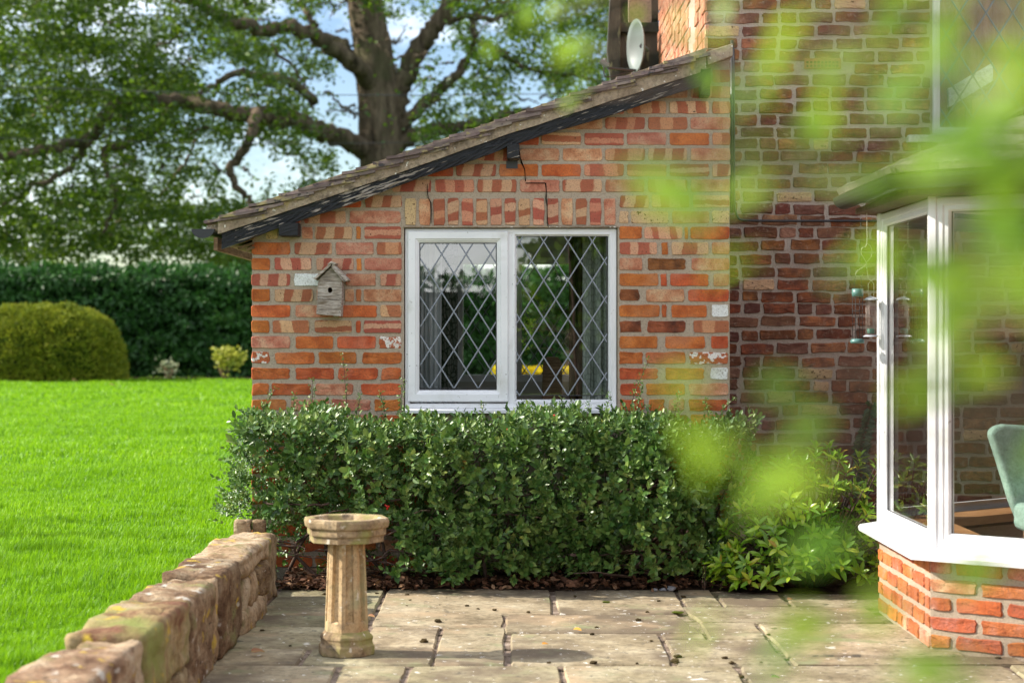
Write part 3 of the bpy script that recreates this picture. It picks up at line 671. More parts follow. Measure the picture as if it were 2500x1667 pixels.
# upper leaded window with a panelled room behind
q = MB(); FU = HY+.03; frame_ring(q, uwx0, 3.9, uwz0, uwz1, [(0, FU+.06), (0, FU-.03), (.006, FU-.036), (.030, FU-.036), (.036, FU-.02), (.050, FU-.012), (.052, FU+.05)])
uw = q.build('upper_window', UPVC, house); pane(uw, uwx0+.05, 3.85, uwz0+.05, uwz1-.05, FU, GLASSB); leads(uw, uwx0+.05, hx(2520), uwz0+.05, hz(-20), FU-.002, .165, .26, .04, .06, .011)
q = MB(); q.box((uwx0-.16, HY-.05, uwz0-.05), (3.95, FU+.02, uwz0-.004)); q.build('upper_sill', surf('grey_paint', [(.3, (.5, .5, .47)), (.7, (.6, .6, .57))], 4, .7), house, bevel=.004)
q = MB(); q.box((uwx0-.02, HY+.55, uwz0-.3), (3.95, HY+.6, uwz1+.2)); q.build('panelling', surf('orange_panelling', [(.3, (.30, .13, .05)), (.7, (.48, .24, .10))], 4, .6, .3, .2, 12, vscale=(6, 3, .6)), house)
q = MB(); q.box((uwx0-.02, HY+.16, uwz0-.3), (3.95, HY+.55, uwz0-.28)); q.build('inner_floor', WOODB, house)
lamp = thing('picture_board', 'pale tilted board leaning inside the upper leaded window', 'board', (2.85, HY+.3, uwz0+.05))
q = MB(); q.prism([(hx(2335), hz(205)), (hx(2447), hz(140)), (hx(2447), hz(186)), (hx(2337), hz(252))], 'y', HY+.22, HY+.26); q.build('panel', surf('pale_card', [(.3, (.62, .65, .64)), (.7, (.70, .73, .72))], 3, .7), lamp, bevel=.003)
q = MB(); q.prism([(hx(2337), hz(252)), (hx(2447), hz(186)), (hx(2452), hz(200)), (hx(2345), hz(266))], 'y', HY+.2, HY+.28); q.build('rail', WOODB, lamp)
q = MB(); q.box((hx(2385), HY+.27, uwz0-.27), (hx(2400), HY+.30, hz(190))); q.build('support', WOODB, lamp)
# black cable down the corner of the lean-to and across
ya = HY-.02
pts = [(hx(1790), ya, hz(118)), (hx(1791), ya, hz(300)), (hx(1792), ya, hz(470)), (hx(1794), ya, hz(510)), (hx(1800), ya, hz(529)), (hx(1815), ya, hz(538)), (hx(1900), ya, hz(540)), (hx(2060), ya, hz(540)), (hx(2300), ya, hz(541))]
q = MB(); q.tube(spline(pts, 4), .0075, 6); q.build('cable', BLACKPL, house, True)
q = MB(); q.tube([(hx(1786.5), HY-.014, hz(100)), (hx(1786.5), HY-.014, hz(520))], .011, 6); q.build('drain_pipe', BLACKPL, house, True)

# ---- bay window: plinth, sill, frames, roof
A, B, C_, D_ = Vector((1.785, 9.16, 0)), Vector((1.785, 8.03, 0)), Vector((2.95, 7.10, 0)), Vector((2.95, 10.12, 0))
def face_frame(p, q_):
    d = (q_-p).normalized(); n = Vector((d.y, -d.x, 0))
    return d, (n if n.dot(Vector((0, 0, 1.34))-(p+q_)/2+Vector((0, 0, 0))) != 0 else n)
SZ0, SZ1, HZ = .385, .435, 1.93
RINGP = [(D_, 'far'), (A, 'mid'), (B, 'near'), (C_, 'end')]
def outward(p, q_): d = (q_-p).normalized(); return Vector((-d.y, d.x, 0)) if Vector((-d.y, d.x, 0)).dot((p+q_)/2-Vector((2.6, 8.6, 0))) > 0 else Vector((d.y, -d.x, 0))
segs = [(D_, A), (A, B), (B, C_)]
def offset_ring(o):
    """bay outline offset outwards by o"""
    n = [outward(*s) for s in segs]; out = [D_+n[0]*o]
    for i in (0, 1):
        p = segs[i][1]; b = (n[i]+n[i+1]).normalized(); out.append(p+b*(o/b.dot(n[i])))
    out.append(C_+n[2]*o); return out
def ring_solid(o0, o1, z0, z1):
    a, b = offset_ring(o0), offset_ring(o1); v, f = [], []
    for p, q_ in zip(a, b): v += [(p.x, p.y, z0), (q_.x, q_.y, z0), (q_.x, q_.y, z1), (p.x, p.y, z1)]
    for i in range(3):
        for k in range(4): f.append([i*4+k, i*4+(k+1) % 4, i*4+4+(k+1) % 4, i*4+4+k])
    f += [[0, 1, 2, 3], [15, 14, 13, 12]]; return v, f
q = MB(); q.add(*ring_solid(-.2, -.008, -.05, SZ0)); bwall = q.build('bay_wall', MORTAR, house)
r = random.Random(5)
for si, (p, e) in enumerate(segs):
    d = (e-p).normalized(); n = outward(p, e); ln_ = (e-p).length; ang = math.atan2(-n.x, n.y)+math.pi
    rot = math.atan2(n.x, -n.y)
    for k in range(5):
        zc = .036+k*.0795; x = 0.; l = .22 if (k+si) % 2 else .105
        while x < ln_-.03:
            w_ = min(l, ln_-x); c = p+d*(x+w_/2)
            lay_brick(bwall, c.x, c.y, zc+r.uniform(-.002, .002), w_-.004, .064+r.uniform(-.003, .003), r.choices(['sunlit', 'orange', 'pink'], [6, 2, 1.5])[0], 'rough', rot)
            x += w_+.012; l = r.choices([.218, .105], [3, 1])[0]
q = MB()
prof = [(.085, SZ0+.002), (.088, SZ0+.02), (.08, SZ0+.032), (-.06, SZ1+.012), (-.06, SZ0+.002)]
rr = [offset_ring(o) for o, z in prof]; v, f = [], []
for i in range(4):
    for (o, z), R_ in zip(prof, rr): v.append((R_[i].x, R_[i].y, z))
for i in range(3):
    for k in range(5): f.append([i*5+k, i*5+(k+1) % 5, i*5+5+(k+1) % 5, i*5+5+k])
f += [[0, 1, 2, 3, 4], [19, 18, 17, 16, 15]]
q.add(v, f); q.build('bay_sill', UPVC, house)
q = MB(); q.add(*ring_solid(-.30, -.07, SZ1-.02, SZ1+.02)); q.build('window_board', surf('varnished_board', [(.3, (.30, .15, .06)), (.7, (.42, .23, .10))], 3, .4, .4, .1, 10, vscale=(2, 2, 9)), house)
def local_frame(p, e, x0, x1, z0, z1, prof, mb):
    d = (e-p).normalized(); n = outward(p, e); t = MB(); frame_ring(t, x0, x1, z0, z1, prof)
    mb.add([p+d*v_.x-n*v_.y+Vector((0, 0, v_.z)) for v_ in t.v], t.f)
bfr = MB()
for (p, e) in segs:
    ln_ = (e-p).length
    local_frame(p, e, .028, ln_-.028, SZ1, HZ, [(0, .055), (0, .012), (.004, .008), (.030, .008), (.034, .012), (.036, .014), (.054, .014), (.062, .026), (.062, .055)], bfr)
bw_ = bfr.build('bay_window', UPVC, house)
for (p, e) in segs:
    d = (e-p).normalized(); n = outward(p, e); ln_ = (e-p).length; a, b = p+d*.088-n*.036, p+d*(ln_-.088)-n*.036
    obj('pane', mesh('pane', [(a.x, a.y, SZ1+.06), (b.x, b.y, SZ1+.06), (b.x, b.y, HZ-.06), (a.x, a.y, HZ-.06)], [[0, 1, 2, 3]], GLASSB), bw_)
    q = MB(); t = MB(); frame_ring(t, .086, ln_-.086, SZ1+.058, HZ-.058, [(0, .035), (.001, .031), (.006, .031), (.0065, .035)])
    q.add([p+d*v_.x-n*v_.y+Vector((0, 0, v_.z)) for v_ in t.v], t.f); q.build('gasket', BLACKPL, bw_)
for c in (A, B):
    # angled corner post between two lights
    i = 1 if c is A else 2
    n0, n1 = outward(*segs[i-1]), outward(*segs[i]); d0 = (segs[i-1][0]-c).normalized(); d1 = (segs[i][1]-c).normalized()
    q = MB(); pol = [c+d0*.032+n0*.0, c+(n0+n1).normalized()*.004, c+d1*.032, c+d1*.032-n1*.06, c+d0*.032-n0*.06]
    q.prism([(p_.x, p_.y) for p_ in pol], 'z', SZ1-.005, HZ+.005); q.build('corner_post', UPVC, bw_, bevel=.003)
# fascia, soffit, gutter
q = MB(); q.add(*ring_solid(-.02, .10, HZ+.004, HZ+.03)); q.build('bay_soffit', surf('brown_soffit', [(.3, (.10, .06, .035)), (.7, (.16, .10, .06))], 4, .7), house)
gr = offset_ring(.15); pts = [p_+Vector((0, 0, HZ+.075)) for p_ in gr]; pts[0] = pts[0]
v, f = [], []; n_ = 11
for i, p_ in enumerate(gr):
    bis = (p_-Vector((2.75, 8.6, 0))); nn = [outward(*segs[0]), (outward(*segs[0])+outward(*segs[1])).normalized(), (outward(*segs[1])+outward(*segs[2])).normalized(), outward(*segs[2])][i]
    for k in range(n_):
        a = math.pi+math.pi*k/(n_-1); v.append((p_.x+nn.x*math.cos(a)*-.058, p_.y+nn.y*math.cos(a)*-.058, HZ+.085+math.sin(a)*.055))
for i in (1, 2):
    for k in range(n_-1): f.append([i*n_+k, i*n_+k+1, (i+1)*n_+k+1, (i+1)*n_+k])
f.append([n_+k for k in range(n_)])
GREENBL = plain('dark_green_gutter', (.020, .026, .022), .4, .5)
go_ = obj('bay_gutter', mesh('bay_gutter', v, f, GREENBL, False), house)
md = go_.modifiers.new('shell', 'SOLIDIFY'); md.thickness = .004
# hipped roof with courses of thick weathered tiles
GTILE = surf('lichened_stone_tile', [(.3, (.17, .14, .11)), (.55, (.27, .235, .19)), (.75, (.35, .31, .25))], 6, .95, .1, .9, 50, .012, spots=[(5, .60, .72, (.16, .17, .06)), (18, .63, .69, (.09, .075, .055))], rand=.18)
er = offset_ring(.175); EZ = HZ+.10; apex = [Vector((2.98, 8.95, EZ+.58)), Vector((2.98, 8.25, EZ+.58))]
E = [Vector((p_.x, p_.y, EZ)) for p_ in er]
faces_r = [(E[0], E[1], apex[0], Vector((2.98, E[0].y, EZ+.02))), (E[1], E[2], apex[1], apex[0]), (E[2], E[3], Vector((2.98, E[3].y, EZ+.02)), apex[1])]
q = MB()
for fc in faces_r: q.add([p_-Vector((0, 0, .03)) for p_ in fc], [[0, 1, 2, 3]])
broof = q.build('bay_roof', GTILE, house, recalc=False)
r = random.Random(9)
for (e0, e1, t1, t0) in faces_r:
    nrm = (e1-e0).cross(t1-e0).normalized()
    if nrm.z < 0: nrm = -nrm
    NC = 7
    for k in range(NC):
        a0, a1 = e0.lerp(t0, k/NC), e1.lerp(t1, k/NC); b0, b1 = e0.lerp(t0, (k+1.25)/NC), e1.lerp(t1, (k+1.25)/NC)
        L0 = (a1-a0).length; nt = max(2, round(L0/.24)); cuts = sorted([0, 1]+[min(.98, max(.02, (i+(.5 if k % 2 else 0)+r.uniform(-.08, .08))/nt)) for i in range(0 if k % 2 else 1, nt)])
        for c0, c1 in zip(cuts[:-1], cuts[1:]):
            if c1-c0 < .03: continue
            g_ = .003/L0; up = nrm*(.026+r.uniform(0, .008)); lo = nrm*.004
            p_ = [a0.lerp(a1, c0+g_), a0.lerp(a1, c1-g_), b0.lerp(b1, c1-g_), b0.lerp(b1, c0+g_)]; o_ = p_[0]
            t = MB(); t.add([p_[0]+up-o_, p_[1]+up*r.uniform(.9, 1.1)-o_, p_[2]+lo*2-o_, p_[3]+lo*2-o_, p_[0]-o_, p_[1]-o_, p_[2]-o_, p_[3]-o_], [[0, 1, 2, 3], [7, 6, 5, 4], [0, 4, 5, 1], [1, 5, 6, 2], [2, 6, 7, 3], [3, 7, 4, 0]])
            t_ = t.build('roof_tile', GTILE, broof, recalc=False); t_.location = o_
for i, ap in ((1, apex[0]), (2, apex[1])):
    q = MB(); q.tube(spline([E[i]+Vector((0, 0, .012)), E[i].lerp(ap, .33)+Vector((0, 0, .024)), E[i].lerp(ap, .66)+Vector((0, 0, .024)), ap+Vector((0, 0, .02))], 8, .006), .02, 7); q.build('hip_mortar', GTILE, house)
# wing behind the bay: walls with an opening, room inside
q = MB(); X0 = 2.96
for x_ in (X0, X0+.25):
    q.add([(x_, 3.5, -.05), (x_, 7.1, -.05), (x_, 7.1, 2.4), (x_, 3.5, 2.4)], [[0, 1, 2, 3]]); q.add([(x_, 10.12, -.05), (x_+.3, 10.4, -.05), (x_+.3, HY, -.05), (x_+.3, HY, 2.4), (x_+.3, 10.4, 2.4), (x_, 10.12, 2.4)], [[0, 1, 4, 5], [1, 2, 3, 4]])
    q.add([(x_, 7.1, 2.0), (x_, 10.12, 2.0), (x_, 10.12, 2.4), (x_, 7.1, 2.4)], [[0, 1, 2, 3]])
q.add([(X0, 3.5, -.05), (6.5, 3.5, -.05), (6.5, 3.5, 2.4), (X0, 3.5, 2.4)], [[0, 1, 2, 3]]); q.add([(6.5, 3.5, -.05), (6.5, HY, -.05), (6.5, HY, 2.4), (6.5, 3.5, 2.4)], [[0, 1, 2, 3]])
q.add([(X0, 3.5, 2.4), (6.5, 3.5, 2.4), (6.5, HY, 3.2), (X0+1.2, HY, 2.5), (X0, HY, 2.4)], [[0, 1, 2, 3, 4]])
q.build('wing_wall', mortar_mat('wing_brick_red', (.24, .08, .04), (.34, .13, .07)), house, recalc=False)
q = MB(); q.add([(A.x+.26, 8.06, .14), (3.0, 7.35, .14), (6.4, 7.25, .14), (6.4, 10.1, .14), (3., 9.9, .14), (A.x+.26, 9.1, .14), (A.x+.26, 8.3, .14)], [[0, 1, 2, 3, 4, 5, 6]]); q.build('bay_floor', surf('beige_carpet', [(.3, (.34, .27, .20)), (.7, (.42, .35, .27))], 10, .95, .1, .3, 80), house, recalc=False)
# ---- green upholstered chair in the bay
GREENF = surf('sage_green_weave', [(.3, (.20, .32, .26)), (.7, (.29, .42, .35))], 40, .95, .15, .5, 160, .003)
ac = thing('upholstered_chair', 'sage green upholstered dining chair standing inside the bay window', 'chair', (2.55, 8.45, .14))
q = MB(); cx0 = P(2418, 0, 8.35).x
pol = [(cx0-.005, .905), (cx0+.018, .935), (cx0+.06, .945), (cx0+.52, .915), (cx0+.50, .86), (cx0+.44, .50), (cx0+.14, .48), (cx0+.09, .60), (cx0+.035, .78)]
q.prism(pol, 'y', 8.33, 8.42); bk = q.build('backrest', GREENF, ac, bevel=.018, seg=3)
q = MB(); q.box((cx0+.10, 7.9, .48), (cx0+.50, 8.36, .60)); q.build('seat', GREENF, ac, bevel=.03, seg=3)
for (a, b) in ((cx0+.13, 7.93), (cx0+.44, 7.93), (cx0+.15, 8.33), (cx0+.42, 8.33)): q = MB(); q.prism([(a, b), (a+.035, b), (a+.035, b+.035), (a, b+.035)], 'z', .14, .485); q.build('leg', WOODB, ac)
# ---- satellite dish on the rear timber
dish = thing('satellite_dish', 'pale oval satellite dish fixed to the dark timber above the roof', 'satellite dish', P(1560, 180, 15.2))
DISHM = plain('pale_grey_metal', (.15, .175, .165), .5, .4)
dc = P(1550, 112, 15.15); dn = Vector((-.94, -.34, .0)).normalized(); du = Vector((0, 0, 1)); ds = dn.cross(du)
v, f = [], []; nr, na = 6, 28
for i in range(nr+1):
    t = i/nr
    for k in range(na): a = 6.2832*k/na; v.append(dc+du*(.215*t*math.sin(a))+ds*(.17*t*math.cos(a))+dn*(.06*(t*t-1)))
for i in range(nr):
    for k in range(na): f.append([i*na+k, i*na+(k+1) % na, (i+1)*na+(k+1) % na, (i+1)*na+k])
do = obj('reflector', mesh('reflector', v, f, DISHM, True), dish); md = do.modifiers.new('shell', 'SOLIDIFY'); md.thickness = .008
low = dc-du*.20; lnb = P(1475, 158, 15.05)
q = MB(); q.tube([dc-dn*.06+Vector((0, .05, -.05)), low-dn*.03, low+dn*.02, lnb+Vector((.03, 0, -.03))], .012, 6); q.tube([dc-dn*.06, dc-dn*.08+Vector((.04, .2, 0))], .02, 6); q.build('arm', BLACKPL, dish)
q = MB(); q.tube([lnb+Vector((-.03, 0, .03)), lnb+Vector((.03, 0, -.01))], .024, 10); q.tube([lnb+Vector((.0, 0, .0)), lnb+Vector((.01, 0, .05))], .016, 8); q.build('receiver', DISHM, dish)
q = MB(); q.tube(spline([lnb, lnb+Vector((0, 0, -.08)), lnb+Vector((.04, 0, -.10)), low], 4), .005, 5); q.build('cable', BLACKPL, dish)
# ================================================================== ground, lawn, patio
LZ = .20
GROUND = surf('rough_ground', [(.3, (.05, .09, .015)), (.7, (.09, .14, .03))], .3, .95, .1, .3, 3)
tag(obj('ground', mesh('ground', [(-1500, -1500, -.07), (1500, -1500, -.07), (1500, 1500, -.07), (-1500, 1500, -.07)], [[0, 1, 2, 3]], GROUND)), kind='structure')
def lawn_z(x, y): return LZ+.012*np.sin(x*2.1+y*1.3)+.014*np.sin(y*1.9-x*.7+1)+.02*np.sin(y*.37+.5)*np.clip((y-8)/10, 0, 1)
LAWN = surf('lawn_turf', [(.3, (.045, .12, .006)), (.7, (.085, .20, .012))], 1.2, .95, .1, .6, 40, .02)
v, f = [], []
gx_ = np.concatenate([np.linspace(-70, -8, 14), np.linspace(-7.5, -1.46, 26)]); gy_ = np.concatenate([np.linspace(2, 15.4, 50), np.linspace(16, 54, 50)])
for y in gy_:
    for x in gx_: v.append((x, y, float(lawn_z(x, y))))
nx_ = len(gx_)
for j in range(len(gy_)-1):
    for i in range(nx_-1): f.append([j*nx_+i, j*nx_+i+1, (j+1)*nx_+i+1, (j+1)*nx_+i])
b = len(v); v += [(-1.46, 15.6, LZ), (60, 15.6, LZ), (60, 54, LZ), (-1.46, 54, LZ)]; f.append([b, b+1, b+2, b+3])
lawn = tag(obj('lawn', mesh('lawn', v, f, LAWN, True)), kind='structure')
def blades(N, ylo, yhi, xr, Lm, Wm, g, power=1.0):
    y = ylo+(yhi-ylo)*g.random(N)**power; lo = -.273*y-.9; hi = xr(y); x = lo+(hi-lo)*g.random(N)
    p = np.stack([x, y, lawn_z(x, y)-.004], 1)
    tuft = .75+.35*vnoise(p*np.array([1, 1, 0]), 4.5, 3)+.25*vnoise(p*np.array([1, 1, 0]), 14, 5)
    L_ = Lm*np.clip(tuft, .45, 1.7)*g.uniform(.6, 1.3, N); a = g.uniform(0, 6.283, N); lean = g.uniform(.15, .75, N)
    lean_d = np.stack([np.cos(a), np.sin(a), np.zeros(N)], 1)+np.array([.25, -.1, 0]); sd = np.stack([-np.sin(a), np.cos(a), np.zeros(N)], 1)*(Wm*g.uniform(.7, 1.3, N))[:, None]/2
    up = np.array([0, 0, 1.])
    m = p+up*(L_*.55)[:, None]+lean_d*(L_*.18*lean)[:, None]; t = p+up*(L_*(1-.25*lean))[:, None]+lean_d*(L_*.62*lean)[:, None]
    V = np.stack([p-sd, p+sd, m-sd*.75, m+sd*.75, t], 1).reshape(-1, 3)
    Fc = np.array([(0, 1, 3), (0, 3, 2), (2, 3, 4)])[None]+(np.arange(N)*5)[:, None, None]
    return V, Fc.reshape(-1, 3)
g = np.random.default_rng(3); xr1 = lambda y: np.where(y < 9.8, -1.44+.05*np.sin(y*7), np.where(y < 15.3, -1.44, -1.44-.03*(y-15)))
V, Fc = join_arrays([blades(95000, 4.6, 10, xr1, .058, .0042, g, 1.0), blades(84000, 10, 16, xr1, .058, .0065, g, .9), blades(88000, 16, 30, xr1, .06, .012, g, .85), blades(64000, 30, 49.5, xr1, .065, .026, g, .9)])
GRASS = leafmat('grass_blade', [(0, (.055, .16, .003)), (.3, (.11, .27, .004)), (.7, (.20, .39, .006)), (.93, (.28, .46, .02)), (1, (.34, .40, .09))], .5, .3, .45, (.30, .56, .01), 1.1)
tag(obj('grass', mesh('grass', V, Fc, GRASS)), 'short bright green lawn grass left of the stone wall', 'grass', kind='stuff')
# patio
SLABM = surf('york_stone', [(.25, (.16, .128, .076)), (.45, (.252, .208, .128)), (.6, (.32, .272, .175)), (.78, (.39, .34, .232))], 3.2, .9, .2, .7, 34, .008, rand=.20, hue=.014,
             spots=[(1.9, .51, .62, (.145, .112, .075), (1, 1, 1)), (3.6, .60, .72, (.22, .225, .12)), (2.2, .58, .70, (.37, .275, .17), (1, 1, 1)), (30, .675, .70, (.62, .59, .53)), (9, .68, .72, (.55, .52, .45)), (17, .64, .70, (.11, .095, .07))])
BED = surf('joint_mortar', [(.3, (.09, .065, .045)), (.55, (.27, .205, .155)), (.75, (.38, .30, .24))], 14, .95, .1, 1., 60, .02, spots=[(8, .6, .66, (.03, .022, .014))])
patio = tag(obj('patio', mesh('patio', [(-1.32, 3, -.011), (3.4, 3, -.011), (3.4, 10.0, -.011), (-1.32, 10.0, -.011)], [[0, 1, 2, 3]], BED)), kind='structure')
rs = random.Random(11)
def slab(poly):
    cx_, cy_ = sum(p[0] for p in poly)/len(poly), sum(p[1] for p in poly)/len(poly); pts = []
    n = len(poly)
    for i in range(n):
        a, b = Vector(poly[i]), Vector(poly[(i+1) % n]); l = (b-a).length; k = max(2, int(l/.13)); nn = Vector((b.y-a.y, a.x-b.x))/l
        for j in range(k):
            t = j/k; q_ = a.lerp(b, t)+nn*rs.uniform(-.005, .006)
            if j == 0: q_ = q_.lerp(Vector((cx_, cy_)), rs.uniform(0, .022))
            pts.append(q_)
    tx, ty = rs.uniform(-.006, .006), rs.uniform(-.006, .006); m_ = len(pts); v = []
    for q_ in pts: d = (Vector((cx_, cy_))-q_).normalized()*.009; x, y = q_.x+d.x, q_.y+d.y; v.append((x-cx_, y-cy_, (x-cx_)*tx+(y-cy_)*ty+rs.uniform(-.0015, .0015)))
    for q_ in pts: x, y = q_.x, q_.y; v.append((x-cx_, y-cy_, (x-cx_)*tx+(y-cy_)*ty-.009))
    for q_ in pts: v.append((q_.x-cx_, q_.y-cy_, -.05))
    v.append((0, 0, .001)); c = len(v)-1
    f = [[c, i, (i+1) % m_] for i in range(m_)]
    for o_ in (0, m_): f += [[o_+i, o_+m_+i, o_+m_+(i+1) % m_, o_+(i+1) % m_] for i in range(m_)]
    o = obj('slab', mesh('slab', v, f, SLABM), patio, (cx_, cy_, 0)); return o
def rect(x0, x1, y0, y1): return [(x0, y0), (x1, y0), (x1, y1), (x0, y1)]
SL = [[(-.65, 9.90), (-.65, 8.67), (-.045, 8.67), (-.045, 9.03), (.20, 9.03), (.20, 9.90)], [(-.03, 8.46), (.86, 8.46), (.80, 9.02), (-.03, 9.02)], rect(.225, .85, 9.05, 9.90),
 rect(-.005, .655, 7.65, 8.44), rect(-.315, -.035, 7.65, 8.65), rect(-.64, -.33, 8.07, 8.65), rect(-1.22, -.655, 8.07, 8.63), rect(-.86, -.33, 7.65, 8.05), rect(-1.26, -.88, 7.65, 8.05),
 rect(-1.22, -.67, 9.02, 9.90), rect(-1.22, -.67, 8.65, 9.0), rect(-1.3, -.71, 6.62, 7.62), rect(-.69, -.43, 6.62, 7.62), rect(-.41, .19, 6.62, 7.62), rect(.21, .90, 6.62, 7.62),
 rect(.675, 1.13, 7.65, 8.28), rect(.675, .86, 8.3, 8.44), rect(.88, 1.13, 8.3, 8.75), [(.88, 8.77), (1.75, 8.77), (1.75, 9.28), (.83, 9.28)], rect(.87, 1.04, 9.3, 9.9), rect(1.06, 1.38, 9.3, 9.72), rect(1.40, 2.0, 9.3, 9.72),
 rect(1.15, 1.9, 7.85, 8.75), rect(.92, 2.0, 7.0, 7.62), rect(1.15, 2.1, 7.65, 7.83), rect(2.02, 2.9, 6.62, 7.62), rect(.92, 2.0, 6.62, 6.98), rect(-1.3, -.6, 5.7, 6.6), rect(-.58, .25, 5.8, 6.6), rect(.27, .95, 5.7, 6.6), rect(.97, 1.8, 5.7, 6.6), rect(1.82, 2.9, 5.7, 6.6),
 rect(-1.3, -.3, 4.8, 5.68), rect(-.28, .5, 4.8, 5.78), rect(.52, 1.4, 4.8, 5.68), rect(1.42, 2.9, 4.8, 5.68), rect(-1.3, .0, 3.6, 4.78), rect(.02, 1.3, 3.6, 4.78), rect(1.32, 2.9, 3.6, 4.78)]
for s_ in SL: slab(s_)
cr_ = MB()
for pl in ([(1467, 1521), (1500, 1512), (1545, 1504), (1590, 1500)], [(1695, 1500), (1735, 1509), (1790, 1520), (1840, 1528)]):
    pass
# soil bed under the bush
v, f = [], []; nb = 60
for i in range(nb+1):
    x = -1.22+i*(2.0+1.22)/nb
    for j, y in enumerate((9.86, 9.98, 10.15, 10.42)): v.append((x, y+.02*math.sin(x*13) if j == 0 else y, (-.02, .012, .03, .05)[j]+rs.uniform(-.012, .012)))
for i in range(nb):
    for j in range(3): f.append([i*4+j, (i+1)*4+j, (i+1)*4+j+1, i*4+j+1])
for i in range(nb): pass
tag(obj('soil_bed', mesh('soil_bed', v, f, SOIL, True)), kind='structure')
v2 = [(2.0, 9.75, .0), (3.0, 9.75, .0), (3., 11.6, .02), (1.2, 11.6, .02), (1.2, 9.84, .0)]
tag(obj('shrub_bed', mesh('shrub_bed', v2, [[0, 1, 2, 3, 4]], SOIL)), kind='structure')

# ================================================================== low stone wall
SAND = surf('red_sandstone', [(.28, (.105, .060, .032)), (.48, (.21, .138, .078)), (.62, (.29, .213, .128)), (.8, (.38, .32, .215))], 7, .95, .15, 1.0, 40, .016, rand=.2, hue=.012, vscale=(1, 1, 1.6),
            spots=[(5, .60, .72, (.22, .21, .09)), (9, .62, .68, (.42, .29, .05)), (13, .64, .70, (.46, .42, .35)), (20, .66, .72, (.05, .035, .025))])
MOSSY = surf('mossy_sandstone', [(.3, (.17, .085, .05)), (.5, (.27, .20, .10)), (.7, (.34, .26, .17))], 5, .95, .1, 1.0, 26, .014, spots=[(3.2, .46, .62, (.20, .215, .065)), (9, .62, .68, (.45, .32, .05))])
BUFF = surf('buff_sandstone', [(.3, (.24, .16, .09)), (.5, (.36, .26, .16)), (.7, (.44, .35, .24))], 8, .95, .1, 1.0, 40, .016, rand=.12, spots=[(6, .58, .70, (.16, .15, .06)), (9, .63, .69, (.45, .31, .06)), (15, .66, .72, (.06, .04, .03))])
def rock(name, lo, hi, mat, parent, amp=.012, rnd=.035, seed=0, sub=6, bulge=0.):
    lo, hi = Vector(lo), Vector(hi); c, h = (lo+hi)/2, (hi-lo)/2
    bm = bmesh.new(); bmesh.ops.create_cube(bm, size=2); bmesh.ops.subdivide_edges(bm, edges=bm.edges[:], cuts=sub, use_grid_fill=True)
    A = np.array([v.co[:] for v in bm.verts]); H = np.array(h[:])
    q_ = A*H; inn = np.maximum(H-rnd, H*.3); cl = np.clip(q_, -inn, inn); d = q_-cl; ln = np.linalg.norm(d, axis=1, keepdims=True)
    q_ = cl+d/np.maximum(ln, 1e-9)*np.minimum(ln, rnd)
    wp = q_+np.array(c[:]); nn = norm(A)
    q_ = q_+nn*(vnoise(wp, 9, seed)*amp*1.1+vnoise(wp, 30, seed+1)*amp*.65+vnoise(wp, 75, seed+2)*amp*.35-np.clip(vnoise(wp, 18, seed+4)-.55, 0, 1)*amp*2.2)[:, None]
    if bulge: q_[:, 0] += bulge*np.clip(1-(A[:, 1]**2+A[:, 2]**2)*.7, 0, 1)*np.clip(A[:, 0], 0, 1)
    me = mesh(name, q_, [[v.index for v in fc.verts] for fc in bm.faces], mat, True); bm.free()
    return obj(name, me, parent, c)
sw = thing('low_stone_wall', 'low sandstone garden wall with lichen between the lawn and the patio', 'wall', (-1.32, 7.4, 0))
q = MB(); q.box((-1.41, 4.3, -.06), (-1.222, 9.66, .30)); q.build('wall_core', mortar_mat('wall_mortar', (.28, .20, .15), (.38, .29, .22), .9), sw)
STN = [(9.33, 9.66, -1.43, -1.205, .0, .33, BUFF), (9.20, 9.34, -1.41, -1.20, .17, .315, BUFF), (8.34, 9.24, -1.45, -1.185, .255, .352, BUFF), (8.80, 9.22, -1.4, -1.195, .09, .25, SAND), (8.42, 8.80, -1.40, -1.205, .08, .25, BUFF), (8.38, 9.22, -1.40, -1.20, -.03, .10, BUFF),
       (7.72, 8.31, -1.45, -1.19, .0, .358, SAND), (7.58, 7.70, -1.40, -1.20, .0, .35, BUFF), (7.00, 7.56, -1.45, -1.195, -.02, .352, SAND), (6.15, 6.97, -1.46, -1.19, .12, .364, MOSSY), (6.12, 6.55, -1.40, -1.20, -.03, .13, BUFF), (6.57, 6.98, -1.40, -1.20, -.03, .13, SAND),
       (5.98, 6.12, -1.40, -1.205, .05, .345, BUFF), (5.15, 5.96, -1.45, -1.19, .0, .36, SAND), (4.35, 5.12, -1.45, -1.19, .0, .35, BUFF)]
for i, (y0, y1, xa_, xb_, z0, z1, mt) in enumerate(STN): rock('stone', (xa_, y0, z0), (xb_, y1, z1), mt, sw, .009, .022, i*7+2, 9, .02 if z1 < .3 else .0)
lb = thing('broken_brick', 'broken red brick lying on the far end of the stone wall', 'brick', (-1.36, 9.62, .33))
rock('fragment', (-1.42, 9.58, .325), (-1.335, 9.68, .40), SAND, lb, .004, .01, 3, 3); rock('fragment', (-1.33, 9.60, .325), (-1.265, 9.69, .395), SAND, lb, .004, .01, 5, 3)

